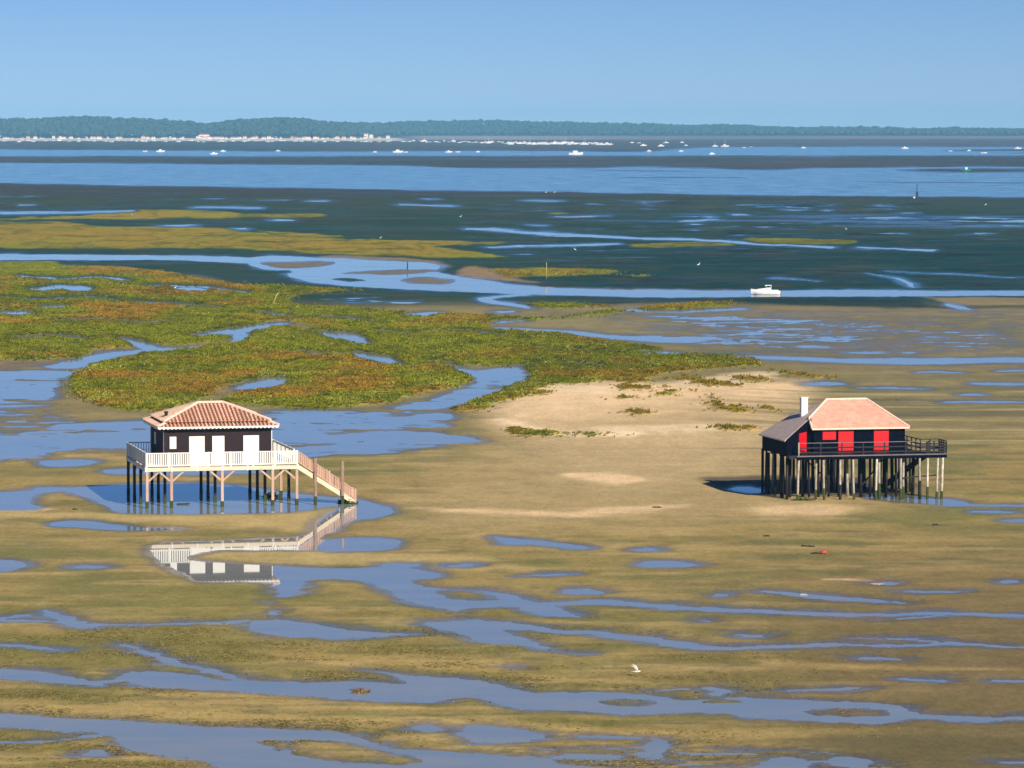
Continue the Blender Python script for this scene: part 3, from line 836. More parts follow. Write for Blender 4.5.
wp = (du * dv * (.03 + weed) * sstep(1000, 300, U) * sstep(600, 660, V) * sstep(.1, .8, WAT) * sstep(-.3, .4, fbm(U / 60, V / 5, 3, 61)) * (U > -40) * (U < 1064)).ravel()
tag(weed_tufts(24000, wp, 62), 'olive brown weed scattered over the near mud ridges', 'seaweed', kind='stuff')

# ------------------------------------------------------------------ materials
M = dict(
    black_wood=mat('black_wood', (.032, .021, .024), .7, .25, 1.5, (1, 1, 12), bump=.2, spec=.1),
    white_paint=mat('white_paint', (.80, .78, .74), .5, .05, 2.0),
    cream_wood=mat('cream_wood', (.72, .60, .42), .6, .15, 3, (.4, 1, 6)),
    pink_wood=mat('pink_wood', (.52, .31, .22), .65, .2, 3, (1, 1, .4), per_obj=.15),
    post_wood=mat('post_wood', (.50, .33, .25), .7, .2, 3, (2, 2, .4), per_obj=.12),
    dark_post=mat('dark_post', (.016, .014, .015), .6, .4, 3, (2, 2, .6), per_obj=.2),
    algae=mat('algae', (.035, .055, .012), .8, .5, 6),
    brown_weed=mat('brown_weed', (.22, .12, .05), .8, .4, 5),
    stair_wood=mat('stair_wood', (.30, .19, .14), .7, .3, 3, (2, 2, .5)),
    weed=mat('weed', (.05, .09, .015), .8, .5, 5, bump=.5),
    tile=mat('tile', (.76, .40, .27), .8, .2, 5, per_obj=.2, col2=(.86, .64, .49)),
    tile_dark=mat('tile_dark', (.30, .10, .05), .85, .3, 6),
    red_paint=mat('red_paint', (.62, .005, .012), .5, .08, 2),
    navy_wood=mat('navy_wood', (.003, .004, .013), .8, .3, 1.5, (1, 1, 10), bump=.2, spec=.04),
    flat_tile=mat('flat_tile', (.72, .35, .25), .8, .12, 2.2, (1, 1, 1), per_obj=.05, bump=.3, col2=(.78, .46, .35)),
    slate=mat('slate', (.60, .47, .42), .7, .2, 2.5, bump=.3),
    ridge_tile=mat('ridge_tile', (.84, .62, .50), .8, .12, 4),
    plaster=mat('plaster', (.82, .80, .76), .8, .05, 3),
    soot=mat('soot', (.02, .02, .02), .7, .2, 3),
    pale_pole=mat('pale_pole', (.40, .34, .26), .75, .45, 2.2, (3, 3, 1), per_obj=.35, col2=(.68, .62, .52)),
    rail_wood=mat('rail_wood', (.015, .015, .024), .6, .3, 3, (.4, 1, 2)),
    grey_wood=mat('grey_wood', (.15, .14, .14), .7, .3, 3, (.4, 1, 2)),
    hull_white=mat('hull_white', (.82, .81, .79), .3, .03, 1, spec=.5),
    glass_dark=mat('glass_dark', (.03, .04, .05), .12, .1, 1, spec=.6),
    motor=mat('motor', (.03, .03, .035), .4, .1, 2),
    green_hull=mat('green_hull', (.02, .30, .14), .4, .1, 1),
    feather=mat('feather', (.84, .83, .80), .7, .04, 8),
    beak=mat('beak', (.55, .25, .03), .5, .1, 8),
    house_white=mat('house_white', (.82, .78, .70), .8, .06, .2, per_obj=.08),
    house_pink=mat('house_pink', (.75, .55, .45), .8, .06, .2, per_obj=.1),
    far_roof=mat('far_roof', (.50, .20, .13), .85, .2, .3, per_obj=.2),
    pine=mat('pine', (.020, .042, .022), .9, .5, .05, col2=(.060, .095, .035)),
    hill_soil=mat('hill_soil', (.035, .05, .022), .95, .3, .02),
    wreck=mat('wreck', (.03, .028, .022), .8, .4, 3),
    red_float=mat('red_float', (.42, .09, .05), .6, .2, 4),
    yellow_pole=mat('yellow_pole', (.62, .52, .22), .7, .2, 3),
)


def place(u, v):
    x, y = G(u, v)
    return Vector((x, y, 0))


def terr(x, y):
    """height of the flat at a point"""
    # inverse of G
    fx, fy, fz = x, y, -CAM_H
    dep = fy * CP - fz * SP
    u = 512 + FPX * fx / dep
    v = 384 - FPX * (fy * SP + fz * CP) / dep
    j = min(max(np.searchsorted(us, u) - 1, 0), len(us) - 1); i = min(max(np.searchsorted(vs, v) - 1, 0), len(vs) - 1)
    return float(Z[i, j])


# ================================================================== LEFT CABIN
PSI = R(13)
o0 = place(146, 508.5)
cabA = empty('stilt_cabin', (o0.x, o0.y, 0), PSI)
tag(cabA, 'black cabin on stilts with ribbed terracotta roof and white railing around the deck', 'cabin')
FLOOR, W_, D_ = 3.02, 11.5, 10.8


def wpt(c, x, y):
    a = c.rotation_euler[2]
    return c.location.x + x * math.cos(a) - y * math.sin(a), c.location.y + x * math.sin(a) + y * math.cos(a)


def railing(parent, p, q, z0, h, mat_, pitch, bal, posts=2.0, rails=(1.0, .12)):
    p, q = Vector(p), Vector(q)
    d = (q - p); ln = d.length; e = d.normalized(); an = math.atan2(e.y, e.x)
    dz = (q.z - p.z)
    r = MB().beam(p + Vector((0, 0, z0 + h)), q + Vector((0, 0, z0 + h)), .11, .07).build('railing', mat_, parent)
    MB().beam(p + Vector((0, 0, z0 + .14)), q + Vector((0, 0, z0 + .14)), .06, .10).build('bottom_rail', mat_, r)
    k = max(1, round(ln / posts))
    for i in range(k + 1):
        c = p + d * (i / k)
        MB().box(c.x - .06, c.x + .06, c.y - .06, c.y + .06, c.z + z0 - .02, c.z + z0 + h + .05).build('railing_post', mat_, r)
    if bal:
        nb = int(ln / pitch)
        first = None
        for i in range(nb):
            c = p + d * ((i + .5) / nb)
            if first is None:
                first = MB().box(-bal / 2, bal / 2, -.014, .014, .19, h - .035).build('baluster', mat_, r)
                b_ = first
            else:
                b_ = copy_of(first, r)
            b_.location = (c.x, c.y, c.z + z0); b_.rotation_euler = (0, 0, an)
    return r


# stilts: five columns, four rows
first_post = {}
for ci, cx in enumerate((0.1, 1.93, 5.75, 9.57, 11.4)):
    for ri, cy in enumerate((0.1, 3.6, 7.15, 10.7)):
        if ci == 4 and ri == 3: continue
        front = ri == 0
        wx, wy = wpt(cabA, cx, cy)
        zb = min(terr(wx, wy), 0) - .5
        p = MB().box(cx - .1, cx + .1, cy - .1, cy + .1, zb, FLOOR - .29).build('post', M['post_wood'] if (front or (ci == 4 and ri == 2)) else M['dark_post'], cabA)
        MB().box(cx - .115, cx + .115, cy - .115, cy + .115, zb, .42 + rnd.random() * .12).build('algae_sleeve', M['algae'], p)
for cx in (0.1, 1.93, 5.75, 9.57, 11.4):
    for s in (-1, 1):
        if (cx < .5 and s < 0) or (cx > 11 and s > 0): continue
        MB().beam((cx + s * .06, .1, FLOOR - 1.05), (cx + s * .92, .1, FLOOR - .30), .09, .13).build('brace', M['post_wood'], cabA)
for cy in (3.6, 7.15, 10.7):
    for cx in (.1, 5.75, 11.4):
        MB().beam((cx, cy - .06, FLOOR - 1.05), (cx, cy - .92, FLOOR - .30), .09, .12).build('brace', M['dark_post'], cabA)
# deck
for cy in (0.1, 3.6, 7.15, 10.7):
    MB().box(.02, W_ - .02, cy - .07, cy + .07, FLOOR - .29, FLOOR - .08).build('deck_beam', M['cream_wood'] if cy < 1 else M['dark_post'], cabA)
dk = 27
for i in range(dk):
    y0 = D_ * i / dk
    MB().box(0, W_, y0 + .006, y0 + D_ / dk - .006, FLOOR - .08, FLOOR).build('deck_board', M['cream_wood'], cabA)
for x0, x1 in zip((0, 1.93, 3.84, 5.75, 7.66, 9.57), (1.93, 3.84, 5.75, 7.66, 9.57, 11.5)):
    MB().box(x0 + .07, x1 - .07, -.045, -.003, FLOOR - .28, FLOOR - .02).build('fascia_board', M['cream_wood'], cabA)
for x0 in (0, 1.93, 3.84, 5.75, 7.66, 9.57, 11.5):
    MB().box(x0 - .066, x0 + .066, -.075, -.004, FLOOR - .30, FLOOR + .05).build('fascia_block', M['white_paint'], cabA)
for x0 in (-.045, W_ + .003):
    MB().box(x0, x0 + .042, 0, D_, FLOOR - .28, FLOOR - .02).build('fascia_board', M['white_paint'], cabA)
railing(cabA, (.06, .06, 0), (3.42, .06, 0), FLOOR, 1.07, M['white_paint'], .165, .108, 1.9)
railing(cabA, (4.72, .06, 0), (W_ - .06, .06, 0), FLOOR, 1.07, M['white_paint'], .165, .108, 1.9)
railing(cabA, (.06, .2, 0), (.06, D_ - .06, 0), FLOOR, 1.07, M['white_paint'], .165, .108, 1.9)
railing(cabA, (.2, D_ - .06, 0), (W_ - .2, D_ - .06, 0), FLOOR, 1.07, M['white_paint'], .2, .05, 1.9)
railing(cabA, (W_ - .06, 1.45, 0), (W_ - .06, D_ - .06, 0), FLOOR, 1.07, M['white_paint'], .165, .05, 1.9)
MB().box(3.46, 4.68, .03, .08, FLOOR + .04, FLOOR + 1.1).build('gate_panel', M['white_paint'], cabA)
# body
HX0, HX1, HY0, HY1, EAVE = 1.65, 9.78, 2.0, 8.8, 5.93
wall = MB().box(HX0, HX1, HY0, HY1, FLOOR + .003, EAVE).build('wall', M['black_wood'], cabA)
for i in range(1, 14):                                      # lapped boards
    z0 = FLOOR + i * (EAVE - FLOOR) / 14
    MB().box(HX0 - .012, HX1 + .012, HY0 - .012, HY1 + .012, z0, z0 + .19).build('weatherboard', M['black_wood'], wall)


def shutter(x0, x1, z0, z1, y, m, parent, name='door', leaf=2):
    d = MB().box(x0, x1, y - .05, y, z0, z1).build(name, m, parent)
    MB().box(x0 - .05, x0, y - .04, y, z0 - .0, z1 + .06).build('frame', M['black_wood'] if m is M['white_paint'] else M['navy_wood'], d)
    MB().box(x1, x1 + .05, y - .04, y, z0 - .0, z1 + .06).build('frame', M['black_wood'] if m is M['white_paint'] else M['navy_wood'], d)
    w = (x1 - x0) / leaf
    for i in range(leaf):
        MB().box(x0 + i * w + .03, x0 + (i + 1) * w - .03, y - .062, y - .05, z1 - .75 * (z1 - z0) * .5, z1 - .08).build('panel', m, d)
        MB().box(x0 + i * w + .03, x0 + (i + 1) * w - .03, y - .062, y - .05, z0 + .1, z1 - .85 * (z1 - z0) * .5).build('panel', m, d)
    return d


yw = HY0 - .012
shutter(3.55, 4.72, FLOOR + .02, 5.17, yw, M['white_paint'], cabA)
shutter(5.3, 6.22, FLOOR + .02, 5.17, yw, M['white_paint'], cabA)
shutter(7.66, 8.85, FLOOR + .02, 5.17, yw, M['white_paint'], cabA)
shutter(2.08, 2.58, 4.26, 5.17, yw, M['white_paint'], cabA, 'window', 1)
for (x, y) in ((HX0 - .05, HY1 - .05), (HX1 + .05, HY0 + .0), (HX0 - .03, HY0 - .03)):
    MB().tube([(x, y, FLOOR + .02), (x, y, EAVE - .05)], [.04, .04], 6).build('downpipe', M['plaster'] if x != HX0 - .03 else M['grey_wood'], cabA)
MB().box(HX0 - .05, HX0 - .012, 6.2, 6.9, 4.3, 5.2).build('window', M['white_paint'], cabA)

# roof
EX0, EX1, EY0, EY1 = 1.12, 10.3, 1.46, 9.34
INS = .62
Z0, Z1, ZR = EAVE - .02, EAVE + .20, 7.42
RX0, RX1, RY = 4.75, 6.65, 5.4
roof = MB().slab([(EX0, EY0, Z0), (EX1, EY0, Z0), (EX1, EY1, Z0), (EX0, EY1, Z0)], .05).build('roof', M['white_paint'], cabA)


def slope(pts, thick, m, name):
    return MB().slab(pts, thick).build(name, m, roof)


I = [(EX0 + INS, EY0 + INS, Z1), (EX1 - INS, EY0 + INS, Z1), (EX1 - INS, EY1 - INS, Z1), (EX0 + INS, EY1 - INS, Z1)]
O = [(EX0, EY0, Z0 + .03), (EX1, EY0, Z0 + .03), (EX1, EY1, Z0 + .03), (EX0, EY1, Z0 + .03)]
up = lambda p, k: (p[0], p[1], p[2] + k)
RL, RR = (RX0, RY, ZR), (RX1, RY, ZR)
for a_, b_ in ((0, 1), (1, 2), (2, 3), (3, 0)):
    slope([O[a_], O[b_], I[b_], I[a_]], .03, M['tile_dark'], 'eave_course')
J = [up(p, .13) for p in I]
J = [(p[0] + (-.08 if k in (0, 3) else .08), p[1] + (-.08 if k in (0, 1) else .08), p[2]) for k, p in enumerate(J)]
main = [[J[0], J[1], RR, RL], [J[1], J[2], RR], [J[2], J[3], RL, RR], [J[3], J[0], RL]]
for q in main:
    slope(q, .04, M['tile_dark'], 'roof_slope')


def tile_rows(A, B, Cc, Dd, pitch, r, m):
    A, B, Cc, Dd = map(Vector, (A, B, Cc, Dd))
    e = (B - A); Lg = e.length; e.normalize()
    g = (Cc + Dd) / 2 - (A + B) / 2
    g = g - e * g.dot(e); h = g.length; g.normalize()
    nrm = e.cross(g).normalized()
    if nrm.z < 0: nrm = -nrm
    dd = (Dd - A).dot(e); cc_ = (Cc - A).dot(e)
    k = int(Lg / pitch)
    for i in range(k):
        s = (i + .5) * Lg / k
        t = h
        if s < dd: t = h * s / dd
        elif s > cc_: t = h * (Lg - s) / (Lg - cc_)
        if t < .15: continue
        mb = MB(); vs_, fs_ = [], []
        steps = max(1, int(t / .42))
        for st in range(steps):
            t0 = -.04 + (t - .0) * st / steps; t1 = (t) * (st + 1) / steps + .02
            base = len(vs_)
            for tt, rr in ((t0, r), (t1, r * .8)):
                for q in range(5):
                    an_ = math.pi * q / 4
                    vs_.append(A + e * (s + math.cos(an_) * rr) + g * tt + nrm * (.012 + math.sin(an_) * rr * .95 + (.02 if tt == t0 else 0)))
            for q in range(4):
                fs_.append((base + q, base + q + 1, base + 6 + q, base + 5 + q))
            fs_.append((base, base + 1, base + 2, base + 3, base + 4))
        mb.add(vs_, fs_)
        me_ = bpy.data.meshes.new('tile_row'); me_.from_pydata([tuple(v_) for v_ in vs_], [], fs_); me_.materials.append(m)
        o_ = bpy.data.objects.new('tile_row', me_); COL.objects.link(o_); o_.parent = roof


tile_rows(J[0], J[1], RR, RL, .29, .095, M['tile'])
tile_rows(J[2], J[3], RL, RR, .29, .095, M['tile'])
tile_rows(J[3], J[0], RL, RL, .29, .095, M['tile'])
tile_rows(J[1], J[2], RR, RR, .29, .095, M['tile'])
for a_, b_ in ((0, 1), (1, 2), (2, 3), (3, 0)):
    tile_rows(O[a_], O[b_], I[b_], I[a_], .29, .095, M['tile'])
for p, q in ((RL, RR), (J[0], RL), (J[1], RR), (J[2], RR), (J[3], RL)):
    MB().tube([up(p, .06), up(q, .07)], [.11, .11], 6).build('ridge_tile', M['ridge_tile'], roof)
for p, q in ((O[0], I[0]), (O[1], I[1]), (O[2], I[2]), (O[3], I[3])):
    MB().tube([up(p, .05), up(q, .06)], [.10, .10], 6).build('ridge_tile', M['ridge_tile'], roof)
# scalloped white eave trim
def scallop(p, q, dirn):
    p, q = Vector(p), Vector(q); d = q - p; k = int(d.length / .30)
    mb = MB()
    e = d / k
    nn_ = Vector(dirn) * .02
    for i in range(k):
        a = p + e * i
        pts = [a, a + e, a + e + Vector((0, 0, -.10)), a + e * .78 + Vector((0, 0, -.15)), a + e * .5 + Vector((0, 0, -.19)), a + e * .22 + Vector((0, 0, -.15)), a + Vector((0, 0, -.10))]
        vs_ = pts + [x + nn_ for x in pts]
        m_ = len(pts)
        fs_ = [tuple(range(m_)), tuple(range(2 * m_ - 1, m_ - 1, -1))] + [(j, (j + 1) % m_, m_ + (j + 1) % m_, m_ + j) for j in range(m_) if j not in (1, 6)]
        mb.add(vs_, fs_)
    mb.build('scalloped_trim', M['white_paint'], roof)


zt = Z0 + .02
scallop((EX0, EY0 - .03, zt), (EX1, EY0 - .03, zt), (0, 1, 0)); scallop((EX0 - .03, EY1, zt), (EX0 - .03, EY0, zt), (1, 0, 0)); scallop((EX1 + .01, EY0, zt), (EX1 + .01, EY1, zt), (1, 0, 0)); scallop((EX1, EY1 + .01, zt), (EX0, EY1 + .01, zt), (0, 1, 0))
ch = MB().tube([(2.2, 4.6, 6.0), (2.2, 4.6, 6.82)], [.13, .13], 10).build('stove_pipe', M['soot'], roof)
MB().tube([(2.2, 4.6, 6.8), (2.2, 4.6, 6.9)], [.16, .16], 10).build('cap', M['soot'], ch)
# stairs down the right-hand side
ST0, ST1 = Vector((W_ + .05, 0, FLOOR)), Vector((W_ + 4.35, 0, .12))
stair = MB().beam(ST0 + Vector((0, .12, -.16)), ST1 + Vector((0, .12, -.06)), .06, .32).build('stairs', M['cream_wood'], cabA)
MB().beam(ST0 + Vector((0, 1.28, -.16)), ST1 + Vector((0, 1.28, -.06)), .06, .32).build('stringer', M['cream_wood'], stair)
nst = 14
for i in range(nst):
    c = ST0.lerp(ST1, (i + .6) / nst)
    MB().box(c.x - .15, c.x + .13, .155, 1.245, c.z - .05, c.z - .01).build('tread', M['pink_wood'], stair)
for yy in (.12, 1.28):
    MB().beam(ST0 + Vector((0, yy, 1.02)), ST1 + Vector((0, yy, .92)), .09, .07).build('handrail', M['post_wood'], stair)
    MB().beam(ST0 + Vector((0, yy, .22)), ST1 + Vector((0, yy, .16)), .06, .07).build('lower_rail', M['post_wood'], stair)
    fb_ = None
    for i in range(27):
        c = ST0.lerp(ST1, (i + .5) / 27)
        if fb_ is None:
            fb_ = MB().box(-.045, .045, -.014, .014, .2, .98).build('baluster', M['pink_wood'], stair); b_ = fb_
        else: b_ = copy_of(fb_, stair)
        b_.location = (c.x, yy, c.z)
    MB().box(ST1.x - .02, ST1.x + .1, yy - .06, yy + .06, -.4, 1.15).build('newel_post', M['post_wood'], stair)
    MB().box(W_ + 2.35, W_ + 2.46, yy - .058, yy + .058, 1.5, 2.55).build('newel_post', M['post_wood'], stair)
for px_, top in ((W_ + 1.3, 3.55), (W_ + 3.36, 3.28)):
    for yy in (-.06,):
        MB().box(px_ - .1, px_ + .1, yy - .1, yy + .1, -.6, top).build('stair_post', M['stair_wood'], stair)
        MB().box(px_ - .11, px_ + .11, yy - .11, yy + .11, -.6, .65).build('algae_sleeve', M['algae'], stair)


def clump(loc, sx, sy, sz, nblade, m, name, parent=None, seed=0):
    r_ = random.Random(seed); mb = MB()
    for i in range(nblade):
        a = r_.random() * 6.283; rr = math.sqrt(r_.random())
        c = Vector((math.cos(a) * rr * sx, math.sin(a) * rr * sy, (1 - rr * rr) * sz * r_.random()))
        d = Vector((r_.uniform(-1, 1), r_.uniform(-1, 1), r_.uniform(-.2, .8))).normalized() * r_.uniform(.12, .28)
        s = d.cross(Vector((r_.uniform(-1, 1), r_.uniform(-1, 1), 1))).normalized() * r_.uniform(.04, .09)
        mb.add([c - s, c + s, c + d * .6 + s * .8, c + d, c + d * .6 - s * .8], [(0, 1, 2, 3, 4)])
    return mb.build(name, m, parent, loc=loc)


x, y = wpt(cabA, W_ + 3.9, .6)
tag(clump((x, y, .0), .75, .75, .55, 420, M['weed'], 'seaweed_clump', seed=3), 'green seaweed draped over the foot of the white cabin stairs', 'seaweed')
x, y = wpt(cabA, 10.6, 7.1)
tag(clump((x, y, .0), .6, .4, .35, 150, M['weed'], 'seaweed_clump', seed=4), 'dark green weed round a stilt under the white railed deck', 'seaweed')
x, y = wpt(cabA, 3.1, 2.4)
tag(MB().beam((-.45, 0, .05), (.4, .05, .06), .16, .14).beam((.1, 0, .06), (.5, .2, .12), .09, .08).build('driftwood', M['wreck'], loc=(x, y, -.03)), 'dark piece of driftwood in the pool under the white railed deck', 'driftwood')

# ================================================================== RIGHT CABIN
PSI2 = R(12)
o1 = place(789, 502)
cabB = empty('stilt_cabin', (o1.x, o1.y, .24), PSI2)
tag(cabB, 'dark cabin on thin stilts with red doors, pale salmon roof and white chimney', 'cabin')
FL2, W2, D2 = 3.25, 11.0, 7.4
# stilts: thin crooked poles
front_x = [.78, 2.32, 2.72, 4.05, 5.05, 6.95, 7.3, 8.85, 9.25, 10.35, 11.0, 11.8, 12.2]
for i, cx in enumerate(front_x):
    cy = .08 if i not in (1, 6, 8) else .35 + rnd.random() * .4
    r_ = .075 + .02 * rnd.random(); ln = rnd.uniform(-.12, .12)
    pl = MB().tube([(cx + ln, cy, -.95), (cx + ln * .4, cy + .03, 1.5), (cx, cy, FL2 - .22)], [r_ * 1.15, r_ * 1.05, r_], 7).build('post', M['pale_pole'], cabB, True)
    MB().tube([(cx + ln, cy, -.97), (cx + ln * .85, cy + .005, .3 + .9 * rnd.random() ** 2)], [r_ * 1.3, r_ * 1.22], 7).build('algae_sleeve', M['algae'] if rnd.random() < .5 else M['dark_post'], pl, True)
MB().tube([(.75, .02, FL2 - .3), (.75, .0, FL2 + 1.02)], [.06, .055], 7).build('post', M['pale_pole'], cabB, True)
for i in range(48):
    row = 1 + i % 3
    cx = (.25 + (i // 3) * .74 + rnd.uniform(-.3, .3)); cy = row * 2.6 + rnd.uniform(-.4, .3)
    if cx > 11.6: continue
    r_ = .08 + .05 * rnd.random(); ln = rnd.uniform(-.1, .1)
    MB().tube([(cx + ln, cy, -.6), (cx, cy, FL2 - .22)], [r_ * 1.1, r_], 7).build('post', M['dark_post'] if rnd.random() < .72 else M['pale_pole'], cabB, True)
for cy in (1.0, 2.4, 4.3, 6.2, 7.9):
    MB().tube([(.12, cy, -.6), (.12, cy, FL2 - .22)], [.11 if cy != 2.4 else .17] * 2, 7).build('post', M['dark_post'], cabB, True)
MB().beam((6.4, 3.2, .25), (8.6, 3.0, 2.9), .09, .09).build('brace', M['dark_post'], cabB); MB().beam((2.4, 4.2, 2.7), (4.6, 4.2, .7), .09, .09).build('brace', M['dark_post'], cabB)
MB().beam((8.7, .5, 1.35), (11.8, .5, 1.55), .06, .09).build('brace', M['dark_post'], cabB)
# deck
for cy in (.1, 2.7, 5.2, 7.9):
    MB().box(0.02, W2, cy - .08, cy + .08, FL2 - .24, FL2 - .07).build('deck_beam', M['dark_post'], cabB)
for i in range(22):
    y0 = i * D2 / 22
    MB().box(.0, W2, y0 + .006, y0 + D2 / 22 - .006, FL2 - .07, FL2).build('deck_board', M['rail_wood'], cabB)
for i in range(6):
    MB().box(W2 + .004, 12.5, i * .31 + .006, i * .31 + .30, FL2 - .07, FL2).build('deck_board', M['rail_wood'], cabB)
MB().box(.6, 12.5, -.045, -.003, FL2 - .09, FL2 + .0).build('fascia_board', M['grey_wood'], cabB)
MB().box(.6, 12.5, -.04, -.004, FL2 - .32, FL2 - .095).build('fascia_board', M['navy_wood'], cabB)


def rail_b(p, q, levels, posts, lit=True):
    p, q = Vector(p), Vector(q); d = q - p
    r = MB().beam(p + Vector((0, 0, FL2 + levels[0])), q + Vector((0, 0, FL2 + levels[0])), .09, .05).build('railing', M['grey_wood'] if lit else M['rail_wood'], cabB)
    for lv in levels[1:]:
        MB().beam(p + Vector((0, 0, FL2 + lv)), q + Vector((0, 0, FL2 + lv)), .04, .10).build('rail_board', M['rail_wood'], r)
    k = max(1, round(d.length / posts))
    for i in range(k + 1):
        c = p + d * i / k
        MB().box(c.x - .045, c.x + .045, c.y - .045, c.y + .045, FL2 - .1, FL2 + levels[0] - .02).build('railing_post', M['rail_wood'], r)


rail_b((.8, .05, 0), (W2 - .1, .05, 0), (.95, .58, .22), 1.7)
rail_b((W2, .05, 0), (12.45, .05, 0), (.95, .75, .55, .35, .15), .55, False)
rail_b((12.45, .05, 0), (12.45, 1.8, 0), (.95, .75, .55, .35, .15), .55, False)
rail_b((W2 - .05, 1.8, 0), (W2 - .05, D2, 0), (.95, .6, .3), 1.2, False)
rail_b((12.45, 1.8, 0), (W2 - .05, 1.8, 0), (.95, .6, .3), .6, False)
# walls
H2X0, H2X1, H2Y0, H2Y1, EV2 = 2.33, 9.62, 1.5, 7.3, 5.22
wl = MB().box(H2X0, H2X1, H2Y0, H2Y1, FL2 + .003, EV2).build('wall', M['navy_wood'], cabB)
for i in range(17):
    x0 = H2X0 + i * (H2X1 - H2X0) / 17
    MB().box(x0 + .02, x0 + .36, H2Y0 - .018, H2Y0, FL2 + .02, EV2 - .01).build('board', M['navy_wood'], wl)
# lower left wing with a canted front
an = MB()
pl_ = [(-.05, .45), (2.32, 1.95), (2.32, 7.25), (-.1, 7.25)]
zt_ = lambda x: 4.55 + .614 * x - .06
vs_ = [(x, y, FL2 - .06) for x, y in pl_] + [(x, y, zt_(x)) for x, y in pl_]
an.add(vs_, [(3, 2, 1, 0), (4, 5, 6, 7), (0, 1, 5, 4), (1, 2, 6, 5), (2, 3, 7, 6), (3, 0, 4, 7)])
wing = an.build('side_wing', M['navy_wood'], cabB)
dirw = Vector((2.27, 1.5, 0)).normalized(); nw = Vector((dirw.y, -dirw.x, 0))
def onwing(t, z, off): p = Vector((.05, .45, 0)) + dirw * t + nw * off; return (p.x, p.y, z)
rd = MB()
rd.add([onwing(1.25, FL2 + .1, .04), onwing(2.1, FL2 + .1, .04), onwing(2.1, 4.95, .04), onwing(1.25, 4.85, .04), onwing(1.25, FL2 + .1, .0), onwing(2.1, FL2 + .1, .0), onwing(2.1, 4.95, .0), onwing(1.25, 4.85, .0)],
       [(0, 1, 2, 3), (7, 6, 5, 4), (0, 4, 5, 1), (1, 5, 6, 2), (2, 6, 7, 3), (3, 7, 4, 0)])
rd.build('door', M['red_paint'], wing)
yw2 = H2Y0 - .018
shutter(4.3, 5.5, FL2 + .04, 5.02, yw2, M['red_paint'], cabB); shutter(7.12, 8.3, FL2 + .04, 5.05, yw2, M['red_paint'], cabB); shutter(3.05, 4.1, 4.32, 5.03, yw2, M['red_paint'], cabB, 'window', 2)
# roof
RA, RB = Vector((4.25, 4.5, 7.15)), Vector((7.45, 4.5, 7.15))
E2 = [(2.12, 1.15, 5.2), (9.86, 1.15, 5.2), (9.86, 7.85, 5.2), (2.12, 7.85, 5.2)]
zl = lambda x: 7.15 - .614 * (4.25 - x)
HF = (2.2, 2.25, zl(2.2)); HB = (2.2, 7.0, zl(2.2))
rf = MB().slab([E2[0], E2[1], RB, RA, HF], .09).build('roof', M['flat_tile'], cabB)
MB().slab([E2[1], E2[2], RB], .09).build('roof_slope', M['flat_tile'], rf)
MB().slab([E2[2], E2[3], HB, RA, RB], .09).build('roof_slope', M['flat_tile'], rf)
lw = MB().slab([(-.25, .42, zl(-.25)), HF, RA, HB, (-.3, 7.6, zl(-.3))], .09).build('wing_roof', M['slate'], rf)
# courses of flat tiles on the salmon slope
def courses(A, B, Cc, Dd, k, m):
    A, B, Cc, Dd = map(Vector, (A, B, Cc, Dd))
    nrm = (B - A).cross(Dd - A).normalized()
    for i in range(k):
        t0, t1 = i / k, (i + .93) / k
        p0, p1 = A.lerp(Dd, t0), B.lerp(Cc, t0); p2, p3 = B.lerp(Cc, t1), A.lerp(Dd, t1)
        lo, hi = nrm * .022, nrm * .010
        MB().add([p0 + lo, p1 + lo, p2 + hi, p3 + hi, p0 + nrm * .004, p1 + nrm * .004, p2 + nrm * .004, p3 + nrm * .004],
                 [(0, 1, 2, 3), (0, 4, 5, 1), (1, 5, 6, 2), (3, 7, 4, 0)]).build('tile_course', m, rf)


Eh = (E2[0][0], 1.15, 5.2)
courses(E2[0], E2[1], RB, RA, 15, M['flat_tile'])
for p, q in ((RA, RB), (Vector(E2[1]), RB), (RA, Vector(HF)), (Vector(HF), Vector(E2[0])), (Vector(E2[2]), RB)):
    MB().tube([p + Vector((0, 0, .05)), q + Vector((0, 0, .05))], [.085, .085], 6).build('ridge_tile', M['ridge_tile'], rf)
MB().beam(Vector(E2[0]) + Vector((0, -.02, -.03)), Vector(E2[1]) + Vector((0, -.02, -.03)), .05, .13).build('eave_board', M['ridge_tile'], rf)
c2 = MB().box(2.2, 2.7, 4.3, 4.8, 5.6, 7.32).build('chimney', M['plaster'], rf)
MB().box(2.16, 2.74, 4.26, 4.84, 7.32, 7.4).build('cap', M['plaster'], c2)
# back stairs
sb = MB().beam((11.5, 1.9, FL2 - .1), (8.6, 4.9, .2), .06, .24).build('stairs', M['dark_post'], cabB)
MB().beam((12.1, 2.5, FL2 - .1), (9.2, 5.5, .2), .06, .24).build('stringer', M['dark_post'], sb)
for i in range(12):
    c = Vector((11.8, 2.2, FL2 - .1)).lerp(Vector((8.9, 5.2, .2)), (i + .5) / 12)
    MB().beam(c + Vector((-.3, -.3, 0)), c + Vector((.3, .3, 0)), .24, .04).build('tread', M['dark_post'], sb)
x, y = wpt(cabB, 1.2, .1)
tag(clump((x, y, .02), .9, .35, .18, 220, M['weed'], 'seaweed_clump', seed=9), 'low green weed at the front stilts of the red doored cabin', 'seaweed')

